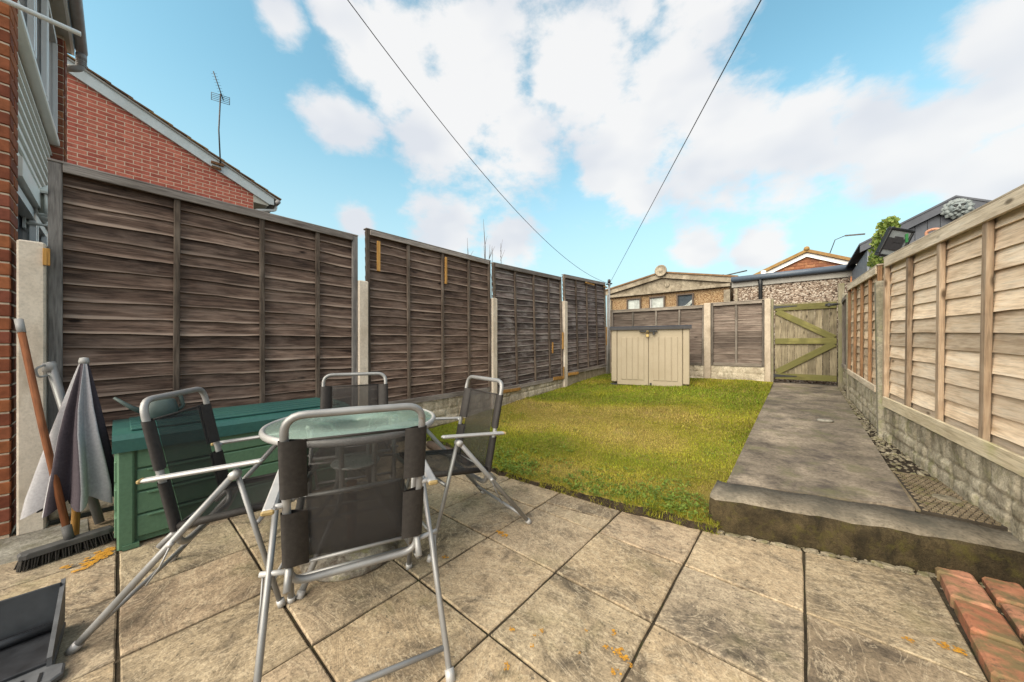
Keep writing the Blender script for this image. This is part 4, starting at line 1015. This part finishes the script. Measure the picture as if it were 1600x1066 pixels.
# low roof and aerial between the garages
lr = thing('far_tiled_roof', 'brown tiled roof slope with white flue between the two garages', 'house', (-2.2, 20, 0))
m = MB(); m.extrude([(-1.0,0),(1.7,0),(1.7,4.26),(-1.0,3.3)], 'y', 0, 5); obj('wall', m, MT['bhouse'], lr)
m = MB(); m.extrude([(-1.2,3.25),(1.75,4.295),(1.75,4.46),(-1.2,3.42)], 'y', -.25, 5.2); obj('roof', m, MT['tile'], lr)
m = MB(); m.tube([(.9,-.1,4.0),(.9,-.1,4.62)], .10, 10); obj('flue', m, MT['wpvc'], lr)
m = MB(); m.tube([(-.75,0,3.4),(-.75,0,4.7)], .025, 6); m.tube([(-.75,0,4.62),(.25,0,4.75)], .03, 6); o = obj('tv_aerial', m, MT['chain']); o.location = (-2.2, 20, 0); tag(o, 'small aerial above the gap between the two garages', 'aerial')

# grey shed on the right with leaf mask
gs = thing('grey_shed', 'dark grey painted shed with gable roof beyond the right fence', 'shed', (1.46, 6.75, .3))
SW = .73
def sz(x): return 2.60-abs(x)*.52
for k in range(14):
    x0 = -SW+k*2*SW/14; x1 = x0+2*SW/14-.006; m = MB(); m.extrude([(x0,0),(x1,0),(x1,sz(x1)-.03),(x0,sz(x0)-.03)] if x0*x1 > 0 else [(x0,0),(x1,0),(x1,sz(x1)-.03),(0,sz(0)-.03),(x0,sz(x0)-.03)], 'y', 0, .016); obj('board', m, MT['greyshed'], gs)
m = MB(); m.extrude([(-SW+.01,0),(SW-.01,0),(SW-.01,sz(SW)-.06),(0,sz(0)-.06),(-SW+.01,sz(SW)-.06)], 'y', .02, 1.8); obj('core', m, MT['greyshed_l'], gs)
for k in range(12):
    m = MB(); m.box((-SW-.008, .07+k*.148, 1.05), (.016, .142, 2.1)); obj('side_board', m, MT['greyshed_l'], gs)
for s in (-1, 1):
    m = MB(); m.extrude([(0, sz(0)-.10), (s*(SW+.09), sz(SW+.09)-.10), (s*(SW+.09), sz(SW+.09)), (0, sz(0))], 'y', -.06, -.02); obj('bargeboard', m, MT['greyshed'], gs)
    m = MB(); m.extrude([(0, sz(0)+.001), (s*(SW+.10), sz(SW+.10)+.001), (s*(SW+.10), sz(SW+.10)+.025), (0, sz(0)+.025)], 'y', -.07, 1.9); obj('roof', m, MT['greyshed'], gs)
m = MB(); m.box((-.05,-.012,1.0), (.70,.02,1.98)); dr = obj('door', m, MT['greyshed'], gs)
for q in range(4): m = MB(); m.box((-.31+q*.175,-.03,1.0), (.168,.014,1.94)); obj('door_board', m, MT['greyshed'], dr)
m = MB(); m.box((0,-.025,2.01), (.82,.03,.035)); obj('lintel', m, MT['greyshed'], gs)
# sculpted leaf face
mk = thing('leaf_mask', 'grey sculpted leaf face plaque on the gable of the grey shed', 'plaque', (1.475, 6.69, 2.765))
mk.scale = (.72, .72, .72)
def leafm(L, w, d):
    vs = []; n = 6
    for i in range(n+1):
        t = i/n; ww = w*math.sin(math.pi*min(1, t*.92+.08))**.7*(1-.25*t); yy = -d*math.sin(math.pi*t*.8+.3)
        vs += [(-ww, .0, L*t), (-ww*.4, yy*.9, L*t), (0, yy*.55, L*t), (ww*.4, yy*.9, L*t), (ww, 0, L*t)]
    fs = [(i*5+k, i*5+k+1, i*5+k+6, i*5+k+5) for i in range(n) for k in range(4)]
    mb = MB(); mb.add(vs, fs, True); return mb.mesh('leaf')
lf = [leafm(.100, .052, .035), leafm(.070, .046, .035), leafm(.045, .030, .03)]
for me in lf: me.materials.append(MT['lead'])
for ring, (nn, r0, yy, sx) in enumerate(((13, .085, 0, 1.0), (11, .085, -.03, 1.0), (9, .080, -.055, 1.0))):
    for k in range(nn):
        a = 2*math.pi*(k+.5*ring)/nn+random.uniform(-.06, .06)
        if ring == 2 and math.cos(a) < .35 and math.cos(a) > -.55: continue
        link('leaf', lf[ring], None, mk, (math.sin(a)*r0*1.15, yy, math.cos(a)*r0), (-.22, a, 0))
m = MB(); m.lathe([(.004,.10),(.045,.094),(.080,.075),(.100,.04),(.105,0)], 20, (0,0,0), 'y', wob=lambda i, a: 1+.04*math.cos(2*a)); 
m.tube([(0,-.075,.045),(0,-.105,.02),(0,-.125,-.012),(0,-.11,-.022)], [.008,.011,.017,.010], 7)
for s in (-1, 1):
    m.tube([(s*.012,-.10,.040),(s*.04,-.108,.052),(s*.075,-.08,.040)], [.009,.012,.006], 6); m.lathe([(.002,.006),(.012,.004),(.016,0)], 10, (s*.038,-.092,.026), 'y')
    m.tube([(s*.01,-.108,-.040),(s*.045,-.10,-.042),(s*.085,-.07,-.075)], [.012,.014,.004], 6); m.lathe([(.004,.03),(.02,.02),(.026,0)], 10, (s*.048,-.075,-.012), 'y')
m.tube([(-.025,-.10,-.062),(0,-.11,-.066),(.025,-.10,-.062)], [.004,.009,.004], 6)
obj('face', m, MT['lead'], mk)
for s in (-1, 1):
    m = MB(); m.lathe([(.003,.006),(.022,.005),(.026,0)], 10, (s*.040,-.099,.022), 'y', wob=lambda i, a: 1-.35*abs(math.sin(a))); obj('eye', m, MT['black'], mk)
m = MB(); m.lathe([(.003,.005),(.026,.004),(.030,0)], 12, (0,-.100,-.060), 'y', wob=lambda i, a: 1-.5*abs(math.sin(a))); obj('mouth', m, MT['black'], mk)

# floodlight on the right fence post
fl = thing('floodlight', 'black framed floodlight on a short pole above the leaning right post', 'floodlight', (.617, 4.54, 1.68))
m = MB(); m.box((.0,.02,.10), (.055,.055,.42), bev=.005); m.tube([(0,.02,.30),(.02,-.04,.37)], .018, 8); obj('pole', m, MT['black'], fl)
_z = Vector((.58, -.74, -.34)).normalized(); _y = (Vector((.12, .10, 1))-_z*Vector((.12, .10, 1)).dot(_z)).normalized(); FL_ROT = Matrix((_y.cross(_z), _y, _z)).transposed().to_euler(); FL_LOC = (.03, -.03, .315)
m = MB(); w, h = .22, .25
for s in (-1, 1): m.box((0, s*(h/2-.011), 0), (w, .022, .035), bev=.004); m.box((s*(w/2-.011), 0, .0), (.022, h-.046, .034), bev=.004)
m.box((0,0,-.018), (w-.02,h-.02,.02)); fr = obj('frame', m, MT['black'], fl, FL_LOC, FL_ROT)
m = MB(); m.box((0,0,.006), (w-.046,h-.046,.004)); obj('pane', m, plain('floodlight_glass', (.20, .215, .22), .12, 0, .15, spec=.9), fr)
m = MB(); m.box((-.02,-.01,.012), (.16,.10,.008)); m.box((.0,.03,.013), (.07,.05,.012)); obj('led_module', m, MT['darkpl'], fr)
m = MB(); m.box((.065,.055,.013), (.020,.075,.006), (0,0,.5)); obj('green_tag', m, plain('green_plastic_tag', (.05, .22, .07), .5), fr)

# ivy on the shed corner
def leaf_cloud(n, fn, s0, s1, seed):
    r = random.Random(seed); vs = []; fs = []
    for _ in range(n):
        p = Vector(fn(r)); s = r.uniform(s0, s1); q = Euler((r.uniform(-.9, .9), r.uniform(-.9, .9), r.uniform(0, 6.28))).to_matrix() @ Euler((R(70), 0, 0)).to_matrix()
        o = len(vs)
        for c in ((0,-1,0),(.75,-.35,.1),(.55,.45,0),(0,1.1,.18),(-.55,.45,0),(-.75,-.35,.1)): vs.append(p+q @ Vector(c)*s)
        fs += [(o, o+1, o+2, o+3), (o, o+3, o+4, o+5)]
    me = bpy.data.meshes.new('crown'); me.from_pydata(vs, [], fs); me.update(); return me
iv = thing('ivy', 'bright yellow green ivy hanging over the right fence beside the grey shed', 'plant', (.57, 5.4, 1.90))
def ivp(r):
    t = r.random(); a = r.uniform(0, 6.28); w = .20*(.45+.7*math.sin(math.pi*(.15+.8*t)))
    return (.13+math.cos(a)*w*r.random()**.5*.55, math.sin(a)*w*r.random()**.5*1.2+.12-.35*t, -.10+t*.58)
link('crown', leaf_cloud(1300, ivp, .010, .026, 3), MT['ivy'], iv)
m = MB()
for k in range(5): m.tube([(.14+.03*k,.1-.06*k,-1.3),(.13,.08-.04*k,-.4),(.10+.02*k,.05*k-.1,.35)], [.012,.009,.004], 5)
obj('stem', m, MT['twig'], iv)

# bare twigs behind the left fence
bs = thing('bare_shrub', 'bare leafless shrub twigs showing above the left fence', 'shrub', (-4.3, 4.3, 0))
for k, (dy, top, w) in enumerate(((-.42, 2.92, .010), (-.02, 3.36, .013), (.10, 2.92, .010), (.17, 2.86, .010), (.42, 3.02, .011), (.26, 2.5, .009), (-.12, 2.55, .008))):
    m = MB(); m.tube([(0,dy*.25,0),(.02,dy*.7,1.4),(random.uniform(-.04,.04),dy*.95,top-.5),(random.uniform(-.05,.05),dy,top)], [.012,w*.8,w*.6,.002], 6)
    for q in range(3):
        t = random.uniform(2.1, top-.15); m.tube([(0,dy*.95,t),(.05,dy+random.uniform(-.12,.12),t+random.uniform(.12,.25))], [.004,.0015], 5)
    obj('stem', m, MT['twig'], bs)

# washing-line pole and wires
wp = thing('line_pole', 'grey metal line pole with dark cross head in the far left corner', 'pole', (-3.34, 7.36, .36))
m = MB(); m.tube([(0,0,0),(0,0,2.20)], .024, 10); obj('shaft', m, MT['steel'], wp)
m = MB(); m.tube([(-.07,.0,2.14),(.07,.0,2.14)], .016, 8); m.tube([(0,-.06,2.12),(0,.06,2.12)], .014, 8); m.lathe([(.03,2.16),(.036,2.19),(.03,2.24),(.002,2.25)], 10); obj('cross_head', m, MT['black'], wp)
m = MB(); m.tube([(-.06,.03,0),(-.05,.03,1.9)], .02, 8); obj('brace', m, MT['greypvc'], wp)
def wire(label, a, b, sag, n=28):
    a, b = Vector(a), Vector(b); pts = [a.lerp(b, t/n)-Vector((0,0,sag*4*(t/n)*(1-t/n))) for t in range(n+1)]
    m = MB(); m.tube(pts, .0036, 5); tag(obj('overhead_wire', m, MT['wire']), label, 'wire', 'wires running to the corner pole')
wire('sagging dark wire crossing the sky from upper left to the corner pole', (-3.36, 7.36, 2.52), 
     (-2.4, -.6, 4.60), .65)
wire('dark wire crossing the sky from upper right to the corner pole', (-3.32, 7.36, 2.52), 
     (1.5, -.6, 3.00), .0)

# ------------------------------------------------------------------ beige plastic store
bsd = thing('plastic_shed', 'beige plastic garden store with double doors and dark lid on the lawn', 'storage shed', (-2.74, 6.13, .315), R(14))
W, D, H = 1.33, .78, 1.09
m = MB(); m.box((W/2, D/2+.02, H/2+.02), (W-.02, D-.06, H-.08), bev=.01); obj('body', m, MT['shedp'], bsd)
for x in (.055, W-.055): m = MB(); m.box((x, .03, H/2+.03), (.105, .07, H-.10), bev=.012); obj('corner_post', m, MT['shedp'], bsd)
for s in (0, 1):
    x0 = .112+s*(.554); w = .548; m = MB(); m.box((x0+w/2, .022, H/2), (w, .04, H-.06), bev=.006); d = obj('door', m, MT['shedp'], bsd)
    for q in range(4):
        p = MB(); ww = .092; p.box((x0+.075+ww/2+q*.103, .0, H/2-.02), (ww, .016, H-.30), bev=.005); obj('door_panel', p, MT['shedp'], d)
m = MB(); m.extrude([(-.04, H-.035), (-.04, H+.01), (.0, H+.035), (D+.04, H+.075), (D+.04, H)], 'x', -.03, W+.03); lid = obj('lid', m, MT['darkpl'], bsd)
m = MB(); m.box((W/2, -.045, H-.065), (.30, .03, .03), bev=.004); m.box((W/2+.09, -.05, H-.10), (.03,.02,.07)); obj('hasp', m, MT['black'], bsd)
m = MB(); m.tube(fillet([(W/2-.03,-.065,H-.12),(W/2-.03,-.065,H-.06),(W/2,-.065,H-.06),(W/2,-.065,H-.12)], .015), .005, 6); m.box((W/2-.015,-.065,H-.145), (.05,.02,.05), bev=.004); obj('padlock', m, plain('brass', (.36, .26, .10), .4, .6), bsd)
for x in (.05, W-.06): m = MB(); m.box((x, .03, .02), (.13, .09, .055), bev=.005); obj('foot', m, MT['darkpl'], bsd)
m = MB(); m.box((W/2+.035,-.005,.06), (.03,.02,.05)); obj('door_bolt', m, MT['darkpl'], bsd)

# ------------------------------------------------------------------ green storage box
gbx = thing('storage_box', 'long green plastic storage box with teal lid against the dark fence', 'storage box', (-2.715, -.005, 0), P90)   # local x -> +Y, local -y -> +X
BL_, BD, BH = 1.18, .53, .535
m = MB(); m.extrude([(.012, .015), (BL_-.012, .015), (BL_-.004, BH), (.004, BH)], 'y', .016, BD); obj('body', m, MT['boxbody'], gbx)
for q in range(4):
    z0 = .045+q*.124; m = MB(); m.box((BL_/2, .009, z0+.058), (BL_-.145, .018, .116), bev=.005); fp = obj('front_board', m, MT['boxbody'], gbx)
    for s in range(2): r_ = MB(); r_.box((.26+s*.66, -.003, z0+.108), (.30, .014, .012), bev=.003); obj('ridge', r_, MT['boxbody'], fp)
for x in (.032, BL_-.032):
    for y in (.012, BD-.02): m = MB(); m.box((x, y, BH/2), (.062, .045, BH), bev=.008); obj('corner_post', m, MT['boxbody'], gbx)
for q in range(3): m = MB(); m.box((-.001, BD/2, .10+q*.15), (.014, BD-.14, .11), bev=.004); obj('end_board', m, MT['boxbody'], gbx)
m = MB(); m.extrude([(-.025, BH-.015), (-.025, BH+.05), (-.005, BH+.075), (.10, BH+.088), (BD-.08, BH+.092), (BD+.02, BH+.07), (BD+.02, BH-.015)], 'x', -.015, BL_+.015); ld = obj('lid', m, MT['boxlid'], gbx)
for q in range(5): m = MB(); m.box((BL_/2, .07+q*.095, BH+.0885), (BL_-.10, .07, .012), bev=.003); obj('lid_board', m, MT['boxlid'], ld)
m = MB(); m.box((.05, -.004, .012), (.06,.03,.024)); obj('foot', m, MT['boxbody'], gbx)

# watering can on it
wc = thing('watering_can', 'small grey green watering can standing on the teal box lid', 'watering can', (-3.02, .17, .638), P90)  # local x -> +Y
m = MB(); m.lathe([(.062,0),(.070,.008),(.068,.06),(.058,.10),(.05,.108),(.002,.11)], 20, (0,0,0), wob=lambda i, a: 1+.18*abs(math.cos(a))); obj('body', m, MT['canpl'], wc)
m = MB(); m.tube([(-.055,0,.03),(-.12,0,.075),(-.185,0,.14)], [.019,.012,.007], 9); obj('spout', m, MT['canpl'], wc)
m = MB(); m.tube(fillet([(.01,0,.10),(.02,0,.135),(.09,0,.135),(.105,0,.05),(.07,0,.03)], .03), .010, 8); obj('handle', m, MT['canpl'], wc)

# ------------------------------------------------------------------ parasol, spare pole, broom, dustpan
um = thing('folded_parasol', 'folded grey parasol leaning against the dark fence beside the green box', 'parasol', (-3.03, -.155, 0), rot=(R(-1.5), R(-9), 0))
nf = 8
def fold(a, t): return (1+.34*t*math.cos(nf*a)+.10*t*math.sin(3*a+1))
vs = []; fs = []; mi = []; NN = 96; RR = [(.016, 1.0, 0), (.026, .965, .3), (.045, .86, .8), (.070, .72, 1), (.095, .58, 1), (.122, .42, 1), (.146, .28, 1), (.156, .21, 1)]
for i, (r, z, t) in enumerate(RR):
    for k in range(NN):
        a = 2*math.pi*k/NN+.12*math.sin(z*6); q = .86*r*fold(2*math.pi*k/NN, t); vs.append((math.cos(a)*q, math.sin(a)*q*.95, z-.03*(i == len(RR)-1)*math.cos(nf*2*math.pi*k/NN)))
for i in range(len(RR)-1):
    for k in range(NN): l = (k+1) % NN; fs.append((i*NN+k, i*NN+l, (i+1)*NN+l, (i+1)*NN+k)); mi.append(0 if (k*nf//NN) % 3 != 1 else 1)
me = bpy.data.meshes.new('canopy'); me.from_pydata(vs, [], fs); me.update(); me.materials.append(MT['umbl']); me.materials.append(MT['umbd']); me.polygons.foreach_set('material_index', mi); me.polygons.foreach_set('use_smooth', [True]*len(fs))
link('canopy', me, None, um)
m = MB(); m.tube([(0,0,0),(0,0,.98)], .016, 8); obj('pole', m, MT['newwood'], um)
m = MB(); m.lathe([(.020,.985),(.022,1.0),(.018,1.02),(.002,1.024)], 10); obj('finial', m, MT['greypvc'], um)
pp = thing('spare_pole', 'loose silver tube with a strap leaning behind the folded parasol', 'pole', (0, 0, 0))
m = MB(); m.tube([(-3.28,-.255,.985),(-3.20,-.07,.015)], .021, 10); obj('tube', m, MT['steel'], pp)
m = MB(); m.lathe([(.026,0),(.026,.05)], 12, (-3.279,-.255,.93)); m.tube(fillet([(-3.26,-.27,.97),(-3.23,-.30,.95),(-3.24,-.29,.90),(-3.26,-.26,.91)], .02), .006, 6); obj('strap', m, MT['greypvc'], pp)
br = thing('broom', 'garden broom with red brown handle leaning on the brick corner', 'broom', (0, 0, 0))
m = MB(); A, B = Vector((-2.885,-.165,.085)), Vector((-3.318,-.36,1.225))
h = MB(); LN_ = (B-A).length; h.tube([(0,0,0),(.004,.003,LN_*.5),(0,0,LN_*.94)], .0145, 10); ho = obj('handle', h, MT['handle'], br, A, (B-A).to_track_quat('Z', 'Y').to_euler())
c = MB(); c.tube([(0,0,LN_*.935),(0,0,LN_)], .0165, 10); obj('grip_cap', c, MT['greypvc'], ho)
f = MB(); f.tube([(0,0,-.02),(0,0,.06)], .0185, 10); obj('socket', f, MT['broomhead'], ho)
m = MB(); hp = [(-.022,-.15),(.022,-.15),(.03,-.13),(.03,.13),(.022,.15),(-.022,.15),(-.03,.13),(-.03,-.13)]; m.prism(hp, .052, .078, .006); obj('head', m, MT['broomhead'], br, (-2.875, -.165, 0), (0, 0, .22))
m = MB()
for i in range(7):
    for j in range(30):
        x, y = -.024+i*.008, -.14+j*.0097; m.tube([(x,y,.055),(x*1.5+random.uniform(-.005,.005),y*1.08+random.uniform(-.006,.006),.004)], .0034, 4, cap=False)
tag(obj('bristles', m, MT['bristle'], br, (-2.875, -.165, 0), (0, 0, .22)), kind='stuff')

dp = thing('dustpan', 'black plastic dustpan tray lying on the patio at the left edge', 'dustpan', (-1.985, -.185, 0), R(-2))   # local: x right(+X), y (+Y)
m = MB(); m.prism([(-.16,-.26),(.17,-.26),(.185,-.24),(.185,.055),(.165,.075),(.115,.075),(.10,.05),(-.16,.05)], .006, .022, .004); obj('base_plate', m, MT['flangepl'], dp)
m = MB(); m.prism([(-.155,-.24),(.09,-.24),(.09,.035),(-.155,.035)], .023, .034, .003); obj('tray_floor', m, MT['blackpl'], dp)
m = MB(); m.box((-.145,-.10,.10), (.012,.28,.155), (0,-.28,0), .003); obj('back_wall', m, MT['blackpl'], dp)
m = MB(); m.extrude([(-.165,.022),(.10,.022),(.10,.05),(-.19,.175)], 'y', .036, .047); obj('side_wall', m, MT['flangepl'], dp)
m = MB(); m.extrude([(-.165,.022),(.10,.022),(.10,.05),(-.19,.175)], 'y', -.255, -.244); obj('side_wall', m, MT['blackpl'], dp)
for q in range(5): m = MB(); m.box((.145,-.115+q*.036,.0225), (.045,.007,.003)); obj('slot', m, MT['black'], dp)
m = MB(); m.tube([(-.10,-.23,.05),(-.10,.03,.05)], .014, 8); obj('hinge_bar', m, MT['blackpl'], dp)

# ------------------------------------------------------------------ table and parasol base
TC = (-1.80, .825)
tb = thing('round_table', 'round patio table with frosted glass top and silver frame', 'table', (TC[0], TC[1], 0), R(20))
m = MB(); m.lathe([(.398,.677),(.398,.684),(.02,.684),(.02,.677)], 64); obj('glass_top', m, MT['tglass'], tb)
m = MB(); m.tube([(math.cos(a)*.403, math.sin(a)*.403, .673) for a in np.linspace(0, 2*math.pi, 65)[:-1]], .0165, 10, True, .75); obj('rim', m, MT['rimwhite'], tb)
for k in range(4):
    a = k*math.pi/2+.15; ca, sa = math.cos(a), math.sin(a); P = lambda r, z: (ca*r, sa*r, z)
    m = MB(); m.tube(fillet([P(.395,.652), P(.115,.652), P(.105,.32), P(.36,.012)], .07), .0135, 9); obj('leg', m, MT['steel'], tb)
    m = MB(); m.tube([P(.352,.024), P(.368,.0)], .017, 9); obj('foot', m, MT['rimwhite'], tb)
m = MB(); m.lathe([(.03,.455),(.115,.455),(.12,.462),(.115,.468),(.03,.468)], 32); obj('parasol_plate', m, MT['rimwhite'], tb)
m = MB(); m.tube([(math.cos(a)*.12, math.sin(a)*.12, .30) for a in np.linspace(0, 2*math.pi, 33)[:-1]], .006, 6, True); obj('leg_ring', m, MT['steel'], tb)
pbx = thing('parasol_base', 'round stained concrete parasol base standing under the table', 'parasol base', (TC[0]+.02, TC[1]-.03, 0))
m = MB(); m.lathe([(.225,.0),(.232,.01),(.225,.035),(.17,.058),(.07,.075),(.05,.08),(.002,.08)], 40); obj('base', m, concrete('stained_parasol_base', (.10, .085, .065), (.42, .38, .32), dirt=(.055, .03, .02), bump=.5, scale=2.4, green=(.17, .16, .05)), pbx)
m = MB(); m.tube([(0,0,.06),(0,0,.37)], .024, 12); obj('sleeve', m, MT['rust'], pbx)
m = MB(); m.tube([(.02,0,.34),(.06,-.01,.335)], .006, 6); m.box((.065,-.01,.335), (.012,.03,.012)); obj('clamp_screw', m, MT['steel'], pbx)

# ------------------------------------------------------------------ folding sling chairs
def make_chair():
    t = thing('folding_chair', '', 'chair', (0,0,0)); r = .0115
    yb = lambda z: -.078-(z-.35)*.205                      # back line
    for s in (-1, 1):
        m = MB(); m.tube([(s*.262,-.335,.012),(s*.262,.135,.572)], .0125, 9, sx=.8); l = obj('rear_leg', m, MT['steel'], t)
        m = MB(); m.tube([(s*.262,-.345,0),(s*.262,-.323,.026)], .0155, 9); obj('foot', m, MT['rimwhite'], l)
        m = MB(); m.tube([(s*.240,.285,.012),(s*.240,.130,.585)], .012, 9, sx=.8); l = obj('front_leg', m, MT['steel'], t)
        m = MB(); m.tube([(s*.240,.290,0),(s*.240,.283,.026)], .0150, 9); obj('foot', m, MT['rimwhite'], l)
        m = MB(); m.box((s*.250,.035,.594), (.034,.385,.015), (R(5.5),0,0), .006); a = obj('armrest', m, MT['rimwhite'], t)
        m = MB(); m.box((s*.250,-.160,.5755), (.0345,.012,.0155), (R(5.5),0,0), .004); obj('end_cap', m, MT['rustend'], a)
        m = MB(); m.tube([(s*.206,yb(.575),.575),(s*.250,yb(.575),.575)], .010, 8); obj('pivot', m, MT['rimwhite'], t)
        m = MB(); m.tube([(s*.232,.133,.567),(s*.272,.133,.567)], .017, 10); obj('pivot', m, MT['rimwhite'], t)
        m = MB(); m.tube([(s*.205,yb(.335),.335),(s*.288,-.055,.338)], .009, 8); obj('hinge_pin', m, MT['rimwhite'], t)
        m = MB(); m.tube([(s*.279,-.052,.345),(s*.279,-.088,.26),(s*.279,-.128,.20)], .0035, 6); obj('link_rod', m, MT['steel'], t)
    fr = [(-.207,yb(.29),.29),(-.207,yb(.868),.868),(.207,yb(.868),.868),(.207,yb(.29),.29)]
    loop = fillet(fr, .06, 6, True)
    m = MB(); m.tube(loop, .0125, 9, True); obj('back_frame', m, MT['steel'], t)
    # back sling: a sheet with a little belly, hems wrapped on the tubes
    def sling(z0, z1, x, nz=8, nx=8, off=0.0):
        vs = []; fs = []
        for j in range(nz+1):
            z = z0+(z1-z0)*j/nz
            for i in range(nx+1):
                u = -1+2*i/nx; vs.append((u*x, yb(z)-.014*(1-u*u)*math.sin(math.pi*(j+.5)/(nz+1))-.003, z+.004*(1-u*u)*(1 if j == 0 else -1 if j == nz else 0)))
        for j in range(nz):
            for i in range(nx): a = j*(nx+1)+i; fs.append((a, a+1, a+nx+2, a+nx+1))
        b_ = MB(); b_.add(vs, fs, True); return b_
    bf = obj('back_sling', sling(.362, .788, .153), MT['mesh'], t)
    bf.modifiers.new('thick', 'SOLIDIFY').thickness = .0012
    for s in (-1, 1):
        for (z0, z1) in ((.358, .550), (.600, .790)):
            m = MB(); n = 6
            vs = []; prof = [(s*.148, -.012), (s*.190, -.016), (s*.209, -.0165), (s*.223, -.008), (s*.224, .006), (s*.209, .0155), (s*.190, .012), (s*.148, -.008)]
            for z in np.linspace(z0, z1, 5):
                for (x, dy) in prof: vs.append((x, yb(z)+dy, z))
            q = len(prof); fs = [(j*q+k, j*q+(k+1) % q, (j+1)*q+(k+1) % q, (j+1)*q+k) for j in range(4) for k in range(q)]
            m.add(vs, fs, True); obj('side_hem', m, MT['hem'], bf)
    m = MB(); m.tube([(-.155,yb(.786)-.006,.786),(.155,yb(.786)-.006,.786)], .0045, 6); obj('top_hem', m, MT['hem'], bf)
    m = MB(); m.tube([(-.155,yb(.360)-.006,.360),(.155,yb(.360)-.006,.360)], .0065, 6); obj('bottom_bar', m, MT['steel'], bf)
    # seat
    sf = lambda y: .372+(y+.06)*.13
    m = MB()
    for s in (-1, 1): m.tube(fillet([(s*.205,.315,sf(.315)),(s*.205,-.06,sf(-.06)),(s*.205,-.13,.30)], .05), .0115, 8)
    m.tube([(-.205,.318,sf(.318)),(.205,.318,sf(.318))], .0115, 8); obj('seat_frame', m, MT['steel'], t)
    vs = []; fs = []; n = 8
    for j in range(n+1):
        y = -.075+.375*j/n
        for i in range(n+1):
            u = -1+2*i/n; vs.append((u*.204, y, sf(y)+.012-.030*(1-u*u)*(.6+.4*math.sin(math.pi*j/n))))
    for j in range(n):
        for i in range(n): a = j*(n+1)+i; fs.append((a, a+1, a+n+2, a+n+1))
    m = MB(); m.add(vs, fs, True); ss = obj('seat_sling', m, MT['mesh'], t); ss.modifiers.new('thick', 'SOLIDIFY').thickness = .0012
    for s in (-1, 1):
        m = MB(); m.tube([(s*.205,-.07,sf(-.07)+.001),(s*.205,.295,sf(.295)+.001)], .0150, 9); obj('seat_hem', m, MT['hem'], ss)
    m = MB(); m.tube([(-.262,-.285,.066),(.262,-.285,.066)], .009, 8); obj('rear_stretcher', m, MT['steel'], t)
    m = MB(); m.tube([(-.240,.262,.115),(.240,.262,.115)], .0075, 8); obj('front_stretcher', m, MT['steel'], t)
    m = MB(); m.tube([(-.240,.205,.36),(.240,.205,.36)], .009, 8); obj('seat_support', m, MT['steel'], t)
    return t
chair = make_chair()
CH = [
    ('folding chair with its back to the camera, in front of the table', -1.269, .585, (-.923, .386)),
    ('folding chair left of the table beside the green box', -1.992, .323, (.528, .849)),
    ('folding chair right of the table with the lawn behind it', -1.579, 1.349, (-.221, -.975)),
    ('folding chair on the far side of the table near the dark fence', -2.33, 1.061, (.9, -.437)),
]
for i, (lab, x, y, d) in enumerate(CH):
    c = chair if i == 0 else copy_tree(chair)
    c.location = (x, y, 0); c.rotation_euler = (0, 0, math.atan2(d[1], d[0])-math.pi/2)
    tag(c, 'black mesh '+lab, 'chair', 'folding chairs round the table')
